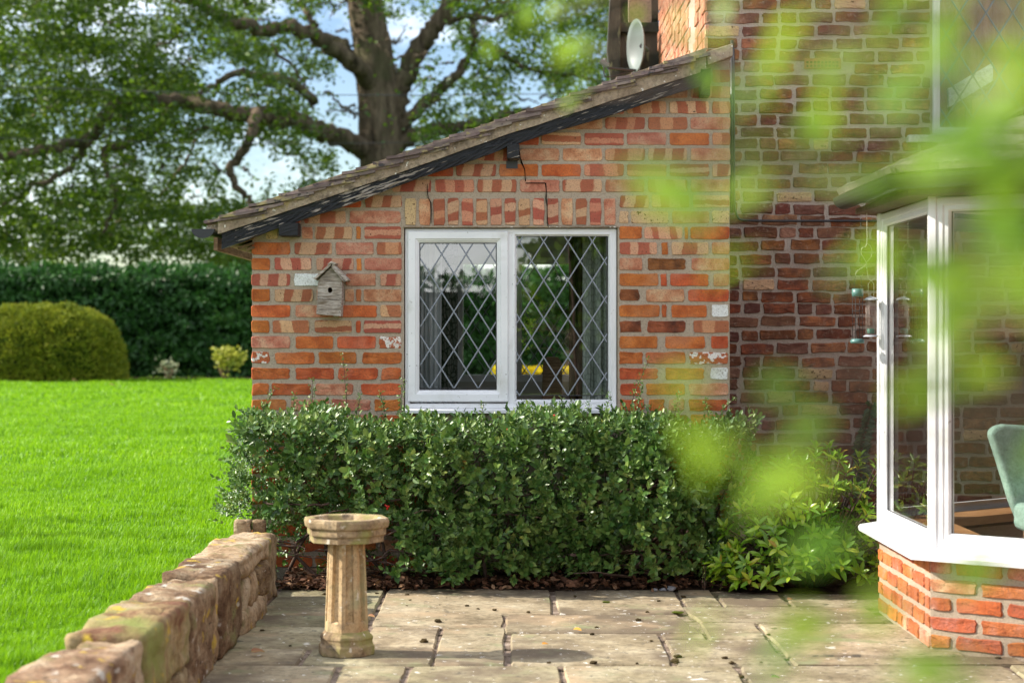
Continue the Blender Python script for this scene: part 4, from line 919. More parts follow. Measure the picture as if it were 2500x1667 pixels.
# ================================================================== distant garden: hedges, bushes, oak, barn
def hedge_cards(x0, x1, y0, y1, z0, z1, N, Lf, g, front=True, dens=.55):
    A = (x1-x0)*(z1-z0); T_ = (x1-x0)*(y1-y0); nt = int(N*T_/(A+T_)); nf = N-nt
    pf = np.stack([g.uniform(x0, x1, nf), np.full(nf, y0), g.uniform(z0, z1, nf)], 1); pt = np.stack([g.uniform(x0, x1, nt), g.uniform(y0, y1, nt), np.full(nt, z1)], 1)
    nfn = np.tile([0, -1., 0], (nf, 1)); ntn = np.tile([0, 0, 1.], (nt, 1)); p = np.concatenate([pf, pt]); n = np.concatenate([nfn, ntn])
    lay = vnoise(p*np.array([.55, .6, 2.4]), 2.6, 8); lay2 = vnoise(p, 5.5, 9)
    p = p+n*(lay*.13+lay2*.07+g.uniform(-.10, .06, len(p)))[:, None]
    keep = g.random(len(p)) < .62+.35*lay; p, n = p[keep], n[keep]
    d = norm(n*.5+rdir(len(p), g)*.75+np.array([0, 0, -.15])); return p, d, norm(rdir(len(p), g)*.7+n+np.array([0, 0, .8]))
HEDGEM = leafmat('dark_hedge_leaf', [(0, (.012, .046, .008)), (.5, (.028, .098, .016)), (.85, (.05, .145, .022)), (1, (.09, .18, .03))], .45, .35, .25, (.05, .16, .03), .8)
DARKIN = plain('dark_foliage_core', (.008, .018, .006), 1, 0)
def hedge(name, label, x0, x1, y0, y1, z0, z1, spans, Lf, seed):
    t = thing(name, label, 'hedge', ((x0+x1)/2, y0, z0)); g = np.random.default_rng(seed); ps = []
    for a, b, N in spans:
        p, d, n = hedge_cards(a, b, y0, y1, z0, z1, N, Lf, g); ps.append(leaf_arrays(p, d, n, Lf*g.uniform(.6, 1.3, len(p)), Lf*.5*g.uniform(.7, 1.2, len(p)), T_FAR))
    V, Fc = join_arrays(ps); tag(obj('foliage', mesh('foliage', V, Fc, HEDGEM), t), kind='stuff')
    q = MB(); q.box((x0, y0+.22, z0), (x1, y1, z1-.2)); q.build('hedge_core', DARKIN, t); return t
hedge('clipped_hedge', 'tall dark green clipped hedge along the far edge of the lawn', -24, 14, 50, 52.4, .15, 3.02, [(-18, -5, 36000), (-5, 3.5, 21000)], .19, 5)
def ball_bush(name, label, c, rx, ry, rz, N, Lf, mat, seed, flat=2.6, cat='shrub'):
    t = thing(name, label, cat, (c[0], c[1], c[2])); g = np.random.default_rng(seed)
    d0 = rdir(N, g); d0[:, 2] = np.abs(d0[:, 2])*1.0-.0; d0 = norm(d0); s = (np.abs(d0)**flat).sum(1)**(-1/flat)
    p = d0*s[:, None]*np.array([rx, ry, rz]); n = norm(d0/np.array([rx, ry, rz])); p = p*(1+.02*vnoise(p, 2.2, seed)+.02*vnoise(p, 7, seed+1)+g.uniform(-.05, .015, N))[:, None]+np.array(c)
    d = norm(n*.7+rdir(N, g)*.7+np.array([0, 0, .25])); V, Fc = leaf_arrays(p, d, norm(rdir(N, g)+n), Lf*g.uniform(.6, 1.3, N), Lf*.42, T_FAR)
    tag(obj('foliage', mesh('foliage', V, Fc, mat), t), kind='stuff')
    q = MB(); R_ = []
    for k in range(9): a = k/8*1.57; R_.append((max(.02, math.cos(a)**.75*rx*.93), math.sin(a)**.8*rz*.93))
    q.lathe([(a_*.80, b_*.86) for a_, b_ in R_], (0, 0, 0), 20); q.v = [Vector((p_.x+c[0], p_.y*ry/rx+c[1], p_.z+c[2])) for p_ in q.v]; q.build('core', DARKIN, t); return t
GOLD = leafmat('golden_conifer_leaf', [(0, (.07, .12, .009)), (.4, (.16, .21, .015)), (.8, (.28, .30, .022)), (1, (.38, .35, .03))], .6, .2, .3, (.22, .24, .02), 1.2)
ball_bush('rounded_bush', 'large rounded golden green clipped bush in front of the hedge', (P(95, 0, 47).x, 47.5, LZ-.05), 1.98, 1.5, 1.90, 34000, .10, GOLD, 12, 3.0)
def small_plant(name, label, px, pyb, Y, h, w, N, Lf, mat, seed):
    b = P(px, pyb, Y); b.z = LZ; t = thing(name, label, 'plant', b); g = np.random.default_rng(seed)
    q = MB()
    for k in range(5): q.tube(spline([b, b+Vector((g.uniform(-.4, .4)*w, 0, h*.4)), b+Vector((g.uniform(-1, 1)*w, g.uniform(-.3, .3), h*g.uniform(.6, .95)))], 3), .018, 5)
    q.build('stem', WOODB, t, True)
    c = np.stack([g.normal(0, w*.45, 7), g.normal(0, w*.3, 7), g.uniform(.5, 1, 7)*h], 1); p = c[g.integers(0, 7, N)]+g.normal(0, .10, (N, 3))+np.array(b[:])
    V, Fc = leaf_arrays(p, rdir(N, g)+np.array([0, -.3, .2]), rdir(N, g)+np.array([0, -1, .6]), Lf*g.uniform(.6, 1.2, N), Lf*.55, T_FAR); tag(obj('foliage', mesh('foliage', V, Fc, mat), t), kind='stuff')
YEL = leafmat('yellow_variegated_leaf', [(0, (.18, .24, .02)), (.5, (.38, .40, .04)), (1, (.55, .52, .10))], .5, .3, .3, (.4, .4, .05))
PALE = leafmat('pale_variegated_leaf', [(0, (.10, .15, .06)), (.5, (.26, .30, .16)), (1, (.45, .46, .30))], .5, .3, .3, (.3, .35, .15))
small_plant('yellow_shrub', 'small yellow variegated shrub at the foot of the hedge beside the lean-to', 548, 922, 48.6, .72, .42, 420, .13, YEL, 3)
small_plant('pale_shrub', 'small pale variegated shrub at the foot of the hedge near the rounded bush', 412, 922, 48.8, .42, .24, 110, .12, PALE, 6)
q = MB(); q.box((-20, 48.9, .1), (12, 50.6, .235)); tag(q.build('hedge_bed', SOIL), kind='structure')
# yellow flowers seen through the two windows of the lean-to
g = np.random.default_rng(17); N = 5200; p = np.stack([g.uniform(-.45, 3.2, N), g.uniform(45.5, 46.8, N), g.uniform(.25, .52, N)], 1)
V, Fc = leaf_arrays(p, rdir(N, g)+np.array([0, -.5, .6]), rdir(N, g)+np.array([0, -.6, .8]), .10*g.uniform(.7, 1.3, N), .09, T_FAR)
fl = thing('flower_bed', 'bright yellow flower bed seen through the leaded window', 'flowers', (.5, 46, LZ))
tag(obj('flowers', mesh('flowers', V, Fc, leafmat('yellow_petal', [(0, (.55, .42, .01)), (1, (.80, .66, .02))], .6, .2, .4, (.8, .6, .02))), fl), kind='stuff')
# --- oak
TY = 62.0
def T(x, y, dy=0.): p = P(x*1.06293, y*1.06293, TY); return Vector((p.x, p.y+dy, p.z))       # photo position (2352 wide) at the oak's distance
oak = thing('oak_tree', 'huge spreading oak with twisting limbs behind the hedge and the lean-to', 'tree', (T(870, 900).x, TY, LZ))
BARK = Mat('oak_bark'); c_ = BARK.coord((1, 1, .22)); nb_ = BARK.noise(c_, 5, 7, .65)
col_ = BARK.ramp(nb_, [(.3, (.035, .026, .019)), (.5, (.12, .09, .064)), (.7, (.22, .17, .12))]); col_ = BARK.mix(BARK.ramp(BARK.noise(BARK.coord(), .8, 5), [(.52, 0.), (.66, .6)]), col_, (.075, .078, .038))
BARK.set(Base_Color=col_, Roughness=.95, Specular_IOR_Level=.1); BARK.bump(nb_, 1., .12); BARK = BARK.m
rb = random.Random(4)
def limb(mb, pts, r0, r1, wob=.05, n=9, dys=None):
    wob *= 1.7 if n < 16 else .3
    k = len(pts); P3 = [T(x, y, (dys[i] if dys else 0)) for i, (x, y) in enumerate(pts)]; sp = spline(P3, 7, wob, rb); m = len(sp)
    mb.tube(sp, [r0+(r1-r0)*(i/(m-1))**.8 for i in range(m)], n); return sp
tr = MB()
limb(tr, [(878, 900), (876, 620), (882, 430), (876, 330), (872, 240), (862, 170), (855, 100), (842, 40), (830, -60), (815, -260)], .93, .52, .035, 16)
limb(tr, [(905, 260), (935, 170), (975, 90), (1020, 30), (1060, -50), (1130, -200)], .40, .22, .04, 12)
limb(tr, [(870, 230), (830, 170), (770, 128), (700, 98), (640, 104), (570, 96), (515, 68), (470, 36), (438, -6), (410, -80)], .33, .08, .05, 10, [0, -1, -2, -3, -3, -4, -4, -5, -5, -6])
limb(tr, [(860, 350), (800, 330), (720, 306), (640, 290), (560, 288), (480, 270), (400, 268), (350, 300), (300, 360), (220, 392), (130, 405), (40, 385), (-60, 380)], .36, .07, .05, 10, [0, -1, -2, -3, -4, -4, -5, -6, -6, -7, -7, -8, -8])
limb(tr, [(640, 206), (575, 196), (530, 222), (470, 252), (400, 268), (330, 290), (270, 286)], .14, .04, .04, 8, [-3]*7)
limb(tr, [(740, 250), (690, 215), (640, 206)], .16, .14, .03, 8, [-2, -3, -3])
limb(tr, [(628, 292), (624, 350), (606, 388), (580, 415), (590, 450), (620, 480), (640, 520)], .19, .08, .03, 8, [-4, -5, -5, -5, -5, -5, -5])
limb(tr, [(440, 285), (420, 340), (360, 378), (330, 385), (338, 440), (356, 490), (340, 530), (320, 570)], .17, .04, .03, 8, [-4, -5, -6, -6, -6, -6, -6, -6])
limb(tr, [(910, 300), (950, 262), (1010, 205), (1055, 165), (1090, 100), (1085, 60), (1120, 10)], .26, .09, .05, 8)
limb(tr, [(985, 75), (1050, 40), (1130, 45), (1210, 20)], .16, .06, .04, 7)
limb(tr, [(1095, 100), (1160, 125), (1220, 160), (1300, 170), (1390, 190), (1450, 180)], .12, .05, .04, 7)
limb(tr, [(915, 330), (990, 300), (1060, 292), (1140, 270), (1220, 250)], .32, .12, .05, 8)
limb(tr, [(800, 150), (780, 90), (720, 60), (700, 20), (660, -30)], .22, .08, .05, 8, [0, 1, 2, 2, 3])
limb(tr, [(620, 104), (690, 180), (720, 250)], .06, .05, .04, 6)
limb(tr, [(500, 345), (480, 390), (450, 430), (420, 470)], .06, .03, .04, 6, [-4]*4); limb(tr, [(300, 360), (250, 430), (170, 470), (90, 520)], .13, .04, .05, 7, [-6]*4); limb(tr, [(-20, 590), (40, 566), (90, 552), (150, 530)], .20, .06, .04, 8, [-8]*4)
for k in range(190):                                               # twigs
    x, y = rb.uniform(-40, 1400), rb.uniform(-30, 560)
    if x > 640 and y > 330: continue
    dx, dy_ = rb.uniform(-90, 90), rb.uniform(-40, 60); dd = rb.uniform(-6, 5)
    limb(tr, [(x, y), (x+dx*.5, y+dy_*.3+rb.uniform(-14, 14)), (x+dx, y+dy_)], .05, .015, .04, 5, [dd]*3)
tr.build('trunk', BARK, oak, True)
g = np.random.default_rng(21)
GAPS = [(500, 160, 62, 42, 1), (560, 392, 78, 85, 1), (655, 395, 42, 60, 1), (985, 85, 62, 80, 1), (1040, 150, 45, 45, .8), (330, 18, 60, 26, .8), (660, 40, 60, 34, .9), (735, 215, 36, 60, .9), (450, 440, 34, 40, .9), (300, 606, 230, 18, .4), (640, 150, 45, 26, .6), (935, 262, 22, 40, .8),
        (1228, 232, 44, 50, .95), (395, 110, 34, 26, .5), (120, 310, 40, 24, .5), (330, 350, 36, 30, .6), (760, 20, 36, 40, .8), (1120, 60, 40, 34, .7), (60, 60, 36, 22, .4), (720, 330, 50, 22, .5), (1340, 270, 60, 30, .6), (1190, 190, 36, 26, .6), (215, 70, 40, 22, .45), (130, 410, 40, 20, .5), (560, 250, 60, 18, .6), (690, 290, 40, 16, .5)]
def keepp(x, y):
    k = np.ones(len(x))
    for cx_, cy_, rx, ry, s in GAPS: k *= 1-s*np.clip(1.6-1.35*(((x-cx_)/rx)**2+((y-cy_)/ry)**2)**.5*1., 0, 1)
    k *= np.where((x > 770) & (x < 960) & (y > 40), .14, 1); k *= np.where((x > 640) & (y > 470), 0, 1)
    k *= np.clip((640-y)/40, 0, 1); return k
NC = 3200; cx_ = g.uniform(-160, 1480, NC); cy_ = g.uniform(-160, 630, NC)
ok = g.random(NC) < keepp(cx_, cy_)*np.where(cx_ < 640, 1., .62); cx_, cy_ = cx_[ok], cy_[ok]; NC = len(cx_)
dep = np.where(g.random(NC) < .3, g.uniform(-9, -5, NC), g.uniform(-3, 9, NC))
K = 72; rad = g.uniform(.32, .72, NC)
C0 = np.array([T(x, y, d)[:] for x, y, d in zip(cx_, cy_, dep)])
pos = np.repeat(C0, K, 0)+g.normal(0, 1, (NC*K, 3))*np.repeat(rad, K)[:, None]*np.array([.62, .62, .36])
# leaves wandering into the gaps are thinned too, so that the sky shows through
sx = CX/1.06293+pos[:, 0]/pos[:, 1]*F/1.06293; sy = (CY-(pos[:, 2]-CH)/pos[:, 1]*F)/1.06293
pos = pos[g.random(len(pos)) < .08+.92*keepp(sx, sy)**1.5]; N = len(pos)
V, Fc = leaf_arrays(pos, rdir(N, g)*np.array([1, 1, .6])+np.array([0, 0, -.25]), rdir(N, g)*.8+np.array([-.1, -.2, .9]), g.uniform(.12, .24, N), g.uniform(.085, .15, N), T_FAR)
OAKM = leafmat('oak_leaf', [(0, (.010, .032, .007)), (.4, (.026, .070, .008)), (.68, (.085, .155, .010)), (.965, (.24, .32, .02)), (.972, (.30, .17, .02)), (1, (.42, .14, .015))], .42, .4, .45, (.22, .36, .02), .35)  # dark and bright clumps: shaded undersides and sunlit leaves put into the colour
tag(obj('crown', mesh('crown', V, Fc, OAKM), oak), kind='stuff')
# --- barn gable beyond the hedge
barn = thing('farm_shed', 'pale green corrugated shed roof rising behind the hedge beside the lean-to', 'building', (-11.5, 84, 0))
def Bp(x, y): p = P(x, y, 84); return p
q = MB(); n_ = 60
a_, b_ = Bp(455, 672), Bp(700, 545); v, f = [], []
for i in range(n_+1):
    t = i/n_; pt_ = a_.lerp(b_, t); v += [(pt_.x, pt_.y+(.05 if i % 2 else 0), pt_.z), (pt_.x, pt_.y+(.05 if i % 2 else 0), -.1)]
for i in range(n_): f.append([2*i, 2*i+1, 2*i+3, 2*i+2])
q.add(v, f); q.build('gable_cladding', surf('pale_green_sheet', [(.3, (.36, .38, .28)), (.7, (.43, .45, .34))], 1, .7, .2, 0), barn, recalc=False)
q = MB(); rr_ = [a_+Vector((-.5, -.2, -.25)), b_+Vector((0, -.2, .05))]
q.add([rr_[0], rr_[1], rr_[1]+Vector((0, 14, 0)), rr_[0]+Vector((0, 14, 0)), rr_[0]+Vector((0, 0, .14)), rr_[1]+Vector((0, 0, .14)), rr_[1]+Vector((0, 14, .14)), rr_[0]+Vector((0, 14, .14))], [[3, 2, 1, 0], [4, 5, 6, 7], [0, 1, 5, 4], [2, 3, 7, 6], [1, 2, 6, 5], [3, 0, 4, 7]])
q.build('roof', surf('grey_roof_sheet', [(.3, (.26, .26, .21)), (.7, (.33, .33, .27))], 1, .8, .2, 0), barn)
small_tree = thing('distant_tree', 'small dark tree in front of the farm shed', 'tree', (P(596, 900, 70).x, 70, 0)); g = np.random.default_rng(33); N = 2600
q = MB(); q.tube([(P(600, 0, 70).x, 70, 0), (P(600, 0, 70).x, 70, 3.5)], [.15, .06], 7); q.build('trunk', BARK, small_tree)
cc = np.array([P(x, y, 70+dd)[:] for x, y, dd in zip(g.uniform(535, 660, 26), g.uniform(615, 690, 26), g.uniform(-1, 1, 26))]); p = cc[g.integers(0, 26, N)]+g.normal(0, .33, (N, 3))
V, Fc = leaf_arrays(p, rdir(N, g), rdir(N, g)+np.array([0, 0, .8]), g.uniform(.12, .22, N), .12, T_FAR); tag(obj('crown', mesh('crown', V, Fc, OAKM), small_tree), kind='stuff')
# overhead wires
for (ya, yb_, lab) in ((198, 216, 'upper thin dark overhead wire crossing in front of the oak'), (328, 322, 'lower thin dark overhead wire crossing in front of the oak')):
    a_, b_ = P(-300, ya, 45), P(1900, yb_, 45); sp = [a_.lerp(b_, t/12)-Vector((0, 0, .25*math.sin(math.pi*t/12))) for t in range(13)]
    q = MB(); q.tube(sp, .011 if ya < 300 else .007, 5); tag(q.build('overhead_wire', BLACKPL, None, True), lab, 'wire', 'overhead wires')
# garden behind the camera, mirrored in the panes
hedge('garden_hedge', 'dark hedge on the far side of the garden, mirrored in the window panes', -16, 16, -26, -24.5, -.07, 2.6, [(-12, 12, 9000)], .3, 9)
def far_tree(name, label, x, y, h, r, seed, N=5200):
    t = thing(name, label, 'tree', (x, y, -.07)); g = np.random.default_rng(seed); q = MB(); q.tube(spline([(x, y, -.07), (x+.1, y, h*.3), (x-.1, y, h*.7)], 4, .03), [.25-.015*i for i in range(9)], 8); q.build('trunk', BARK, t, True)
    cc = rdir(70, g)*g.uniform(.4, 1, (70, 1))*np.array([r, r, h*.38])+np.array([x, y, h*.60]); p = cc[g.integers(0, 70, N)]+g.normal(0, .38, (N, 3))
    V, Fc = leaf_arrays(p, rdir(N, g), rdir(N, g)+np.array([0, 0, .7]), g.uniform(.22, .42, N), .22, T_FAR); tag(obj('crown', mesh('crown', V, Fc, OAKM), t), kind='stuff')
far_tree('garden_tree', 'broad leafy tree mirrored in the right hand pane', 1.35, -22, 6.5, .75, 41, 3200)
far_tree('garden_tree', 'tall leafy tree beyond the lawn, mirrored in the bay window', -17, 10, 9.5, 3.0, 47, 6500)
# ================================================================== bush against the lean-to
def sprigs(p, out, K, Ls, Lf, g, spread=1.0, upw=.35):
    """p (N,3) sprig feet, out (N,3) directions; K leaves up each sprig, alternating round the stem"""
    N = len(p); ax = norm(out+rdir(N, g)*.55*spread+np.array([0, 0, upw])); a1 = norm(np.cross(ax, rdir(N, g))); a2 = np.cross(ax, a1); ph = g.uniform(0, 6.28, N); P_, D_2, N_ = [], [], []
    for k in range(K):
        t = (k+.5)/K; an = ph+k*2.4; rad = a1*np.cos(an)[:, None]+a2*np.sin(an)[:, None]
        P_.append(p+ax*(Ls*t)[:, None]); D_2.append(norm(rad*(1.05-.55*t)+ax*(.35+.75*t)+rdir(N, g)*.18)); N_.append(norm(ax*1.0-rad*.35+rdir(N, g)*.25))
    P_, D_2, N_ = np.concatenate(P_), np.concatenate(D_2), np.concatenate(N_); M_ = len(P_)
    L_ = np.tile(Lf, K)*g.uniform(.6, 1.2, M_); return leaf_arrays(P_, D_2, N_, L_, L_*g.uniform(.46, .60, M_), T_OVAL)
bush = thing('wall_bush', 'dense glossy small-leaved evergreen bush trained along the foot of the lean-to', 'bush', (-.1, 10.1, .03))
COTO = leafmat('cotoneaster_leaf', [(0, (.018, .060, .012)), (.3, (.055, .130, .024)), (.6, (.115, .205, .044)), (.86, (.22, .30, .075)), (.955, (.32, .36, .08)), (.975, (.34, .29, .03)), (1, (.32, .10, .03))], .40, .5, .18, (.12, .22, .02), 6.)  # wide tone range paints inner shade and highlights into the leaves
g = np.random.default_rng(77)
def bush_front(x, z):
    base = 9.80+.055*np.sin(x*3.3+1)+.05*np.sin(z*7+x*2)+.05*np.sin(x*8.1-z*3)
    base = base+.09*np.clip((.30-z)/.3, 0, 1)*(.6+.6*np.sin(x*5.)) + .18*np.clip((z-.80)/.2, 0, 1)**2
    return base+.30*np.clip((x-.85)/.45, 0, 1)
def bush_top(x): return .835+.03*np.sin(x*4.2+.5)+.026*np.sin(x*11)+.015*np.sin(x*23+1)-.10*np.clip((-x-1.35)/.3, 0, 1)
parts = []
N = 2900; x = g.uniform(-1.42, 1.36, N); z = .05+(bush_top(x)-.05)*g.random(N)**.85
dens = np.ones(N); dens *= np.where((x < -.62) & (z < .36), np.clip((z-.20)/.2, 0, 1)*.6, 1); dens *= np.where((x > -1.25) & (x < -.6) & (z < .42), .25, 1); dens *= np.where((z < .17), .95, 1)
dens *= np.where((x > .35) & (x < 1.0) & (z < .24), .45, 1)
dens *= np.where(x > .92, np.clip(1-(x-.92)*1.2, .3, 1), 1); dens *= np.where((x > 1.0) & (z < .45), .35, 1); dens *= np.where((x < -1.3) & (z < .36), .0, 1)
dens *= np.clip(.62+.75*vnoise(np.stack([x, np.zeros(N), z], 1), 8, 12), .05, 1)
k = g.random(N) < dens; x, z = x[k], z[k]; N = len(x); y = bush_front(x, z)+g.exponential(.035, N)-.03
out = np.stack([np.where(x < -1.32, -.5, .0)+g.normal(0, .25, N), -np.ones(N), .25+.5*np.clip((z-.75)/.2, 0, 1)], 1)
parts.append(sprigs(np.stack([x, y, z], 1), norm(out), 9, g.uniform(.06, .12, N), g.uniform(.034, .056, N), g))
N = 900; x = g.uniform(-1.43, 1.30, N); y = g.uniform(9.85, 10.36, N); z = bush_top(x)-g.exponential(.03, N)
parts.append(sprigs(np.stack([x, y, z], 1), norm(np.stack([g.normal(0, .4, N), -.4*np.ones(N), np.ones(N)], 1)), 9, g.uniform(.06, .13, N), g.uniform(.028, .042, N), g))
N = 260; y = g.uniform(9.8, 10.6, N); z = g.uniform(.36, .9, N)                            # left end, overhanging the stone wall
x = -1.42-.05*np.sin(z*5)+g.normal(0, .03, N); parts.append(sprigs(np.stack([x, y, z], 1), norm(np.stack([-np.ones(N), -.35*np.ones(N), .3*np.ones(N)], 1)), 9, g.uniform(.05, .10, N), g.uniform(.022, .032, N), g))
N = 1500; x = g.uniform(-1.38, 1.15, N); z = g.uniform(.06, .83, N); y = g.uniform(9.95, 10.36, N); k = ~((x < -.6) & (z < .3) & (y < 10.14)); x, y, z = x[k], y[k], z[k]; N = len(x)
parts.append(sprigs(np.stack([x, y, z], 1), rdir(N, g), 7, g.uniform(.05, .09, N), g.uniform(.024, .034, N), g))
N = 620; parts.append(sprigs(np.stack([g.uniform(-1.4, -.45, N), g.uniform(9.92, 10.3, N), g.uniform(.30, .84, N)], 1), rdir(N, g), 8, g.uniform(.05, .09, N), g.uniform(.026, .042, N), g))
N = 900; parts.append(sprigs(np.stack([g.uniform(-.6, 1.1, N), g.uniform(10.16, 10.38, N), g.uniform(.05, .82, N)], 1), rdir(N, g), 7, g.uniform(.05, .09, N), g.uniform(.028, .042, N), g))
# long new shoots standing above the clipped top
SH = [(838, 866, 10.15, -.02), (672, 950, 10.0, .10), (762, 928, 10.1, 0), (985, 925, 10.2, .02), (1585, 880, 10.0, .12), (1570, 940, 10.0, .04), (1490, 960, 10.1, .03), (1180, 985, 10.1, .01), (1370, 975, 10.15, -.02), (1790, 975, 10.0, .10), (1840, 1030, 9.95, .14), (575, 995, 9.95, -.12), (562, 1190, 9.85, -.1), (560, 1100, 9.85, -.12),
      (640, 985, 10.1, -.03), (720, 965, 10.1, .02), (880, 965, 10.15, .03), (930, 960, 10.2, -.02), (1295, 985, 10.1, -.04), (1440, 985, 10.1, .02), (1660, 960, 10.0, .04), (1720, 975, 10., -.03)]
SHOOTS = []; sp_, so_, sl_ = [], [], []
for (px, py, Y, lean) in SH:
    tip = P(px, py, Y); foot = Vector((tip.x-lean, Y+.02, .80 if py < 1050 else tip.z-.08)); sp = spline([foot, foot.lerp(tip, .5)+Vector((-lean*.2, 0, .01)), tip], 7, .003); shoots = MB(); SHOOTS.append(shoots); shoots.tube(sp, [.0028-.0018*i/len(sp) for i in range(len(sp))], 5)
    for i, q_ in enumerate(sp[2:]):
        for r_ in range(2): sp_.append(q_[:]); so_.append((g.normal(), -.4+g.normal()*.5, .5)); sl_.append(.020*(1-.35*i/len(sp)))
sp_ = np.array(sp_); parts.append(sprigs(sp_, norm(np.array(so_)), 3, np.full(len(sp_), .018), np.array(sl_), g))
V, Fc = join_arrays(parts); tag(obj('foliage', mesh('foliage', V, Fc, COTO), bush), kind='stuff')
TWIG = surf('dark_twig', [(.3, (.045, .028, .02)), (.7, (.13, .09, .07))], 20, .9, .1, .3, 60)
[s_.build('shoot', TWIG, bush, True) for s_ in SHOOTS]
st = MB(); r = random.Random(8)
for k in range(30):
    x = r.uniform(-1.25, 1.2); y = r.uniform(10.05, 10.3); sp = [Vector((x, y, .02))]
    for j in range(4): sp.append(sp[-1]+Vector((r.uniform(-.14, .14), r.uniform(-.07, .02), r.uniform(.12, .25))))
    st.tube(spline(sp, 4, .005), [.011-.0005*i for i in range(17)], 6)
for k in range(34):
    x = r.uniform(-1.2, 1.1); z = r.uniform(.08, .5); y = r.uniform(9.88, 10.1); sp = [Vector((x, y, z))]
    for j in range(3): sp.append(sp[-1]+Vector((r.uniform(.05, .22)*r.choice([-1, 1]), r.uniform(-.05, .04), r.uniform(-.05, .06))))
    st.tube(spline(sp, 4, .006), [.0065-.0003*i for i in range(13)], 5)
st.build('stem', TWIG, bush, True)
BERRY = plain('red_berry', (.55, .015, .008), .25, .5)
bs = mesh('berries', *(lambda m_: (m_.v, m_.f))(MB().lathe([(.0005, -.005), (.0038, -.0035), (.0052, 0), (.004, .0035), (.0005, .005)], (0, 0, 0), 8)), BERRY, True)
for (px, py, n_) in ((933, 1226, 5), (948, 1236, 6), (737, 1056, 1), (660, 1100, 2), (1353, 1013, 1), (1240, 1050, 2)):
    c = P(px, py, 9.74); q = MB()
    for k in range(n_): q.lathe([(.0005, -.005), (.0038, -.0035), (.0052, 0), (.004, .0035), (.0005, .005)], (c.x+r.uniform(-.014, .014)*(n_ > 1), 9.72+r.uniform(-.01, .01), c.z+r.uniform(-.011, .011)*(n_ > 1)), 8)
    q.build('berries', BERRY, bush, True)
# leaf litter on the soil under the bush
g = np.random.default_rng(5); N = 2300; x = g.uniform(-1.22, 1.35, N); y = np.where(g.random(N) < .75, g.uniform(9.84, 10.02, N), g.uniform(9.84, 10.3, N)); k = g.random(N) < np.where(x < -.55, 1, .45); x, y = x[k], y[k]; N = len(x)
V, Fc = leaf_arrays(np.stack([x, y, .012+.12*np.clip(y-9.86, 0, .3)+g.uniform(0, .025, N)], 1), rdir(N, g)*np.array([1, 1, .35]), rdir(N, g)*.6+np.array([0, -.2, 1]), g.uniform(.02, .055, N), g.uniform(.015, .035, N), T_OVAL)
tag(obj('leaf_litter', mesh('leaf_litter', V, Fc, leafmat('dead_leaf', [(0, (.035, .016, .009)), (.5, (.11, .05, .026)), (.85, (.20, .10, .055)), (1, (.30, .18, .10))], .8, .2, .1, (.2, .1, .03)))), 'brown dead leaves on the soil under the bush', 'leaf litter', kind='stuff')

# ================================================================== glossy shrub by the bay
def leaf_mesh(name, L_, W_, curl, fold, mat, seed=0, n=6, wave=0.0):
    r = random.Random(seed); v, f = [], []
    for i in range(n+1):
        t = i/n; w = W_/2*(math.sin(math.pi*min(1, t**.85))**.8 if 0 < t < 1 else .02); zc = -curl*L_*t*t; wv = wave*L_*math.sin(t*9+seed)
        v += [(t*L_, -w, zc+fold*w+wv), (t*L_, 0, zc), (t*L_, w, zc+fold*w-wv)]
    for i in range(n): a = i*3; f += [[a, a+3, a+4, a+1], [a+1, a+4, a+5, a+2]]
    me = mesh(name, v, f, mat, True); return me
def orient(d, n):
    d = Vector(d).normalized(); n = Vector(n); s_ = n.cross(d)
    if s_.length < 1e-3: s_ = Vector((1, 0, 0)).cross(d)
    s_.normalize(); n = d.cross(s_); return Matrix((d, s_, n)).transposed()
LAUREL = Mat('glossy_laurel_leaf')
def objleaf(m, stops, rough, spec, trans, tcol):
    col = m.ramp(m.rnd(), stops); col = m.mix(m.ramp(m.math('ABSOLUTE', m.n('ShaderNodeSeparateXYZ', Vector=m.coord()).outputs['Y']), [(.0, .35), (.003, 0.)]), col, (.30, .38, .10))
    m.set(Base_Color=col, Roughness=rough, Specular_IOR_Level=spec); tr_ = m.n('ShaderNodeBsdfTranslucent', Color=m.mix(.5, col, tcol)); mx_ = m.n('ShaderNodeMixShader', _0=trans, _1=m.b.outputs[0], _2=tr_.outputs[0])
    m.nt.links.new(mx_.outputs[0], m.out.inputs['Surface']); return m.m
LSTOPS = [(0, (.08, .20, .012)), (.35, (.17, .34, .018)), (.7, (.28, .45, .024)), (.93, (.40, .50, .035)), (.97, (.40, .36, .03)), (1, (.36, .22, .03))]
LAUREL = objleaf(LAUREL, LSTOPS, .28, .5, .28, (.22, .36, .02))
LAUREL2 = leafmat('glossy_laurel_inner', LSTOPS, .3, .5, .28, (.22, .36, .02))
lms = [leaf_mesh('leaf', .070, .024, .10+.05*s_, .18, LAUREL, s_) for s_ in range(5)]
shrub = thing('glossy_shrub', 'glossy bright green broad-leaved shrub between the lean-to and the bay window', 'shrub', (1.62, 9.95, .01)); r = random.Random(19)
whor = []; stm = MB()
for k in range(320):
    a = r.uniform(0, 6.283); u = r.random()**.5
    x = 1.56+.52*u*math.cos(a); y = 9.93+.36*u*math.sin(a)-.0
    h = .73*(1-((x-1.70)/.68)**2*.7)*(1-.55*max(0, (9.83-y)/.4))*r.uniform(.10, 1.02)
    if x > 1.92: h = min(h, .66)
    p_ = Vector((x, y-.04*(h < .3), max(.05, h))); whor.append(p_); foot = Vector((1.58+(x-1.58)*.3, 9.98, .0)); stm.tube(spline([foot, foot.lerp(p_, .55)+Vector((0, 0, .05)), p_], 4), [.008-.0006*i for i in range(9)], 5)
stm.build('stem', TWIG, shrub, True)
cand = []
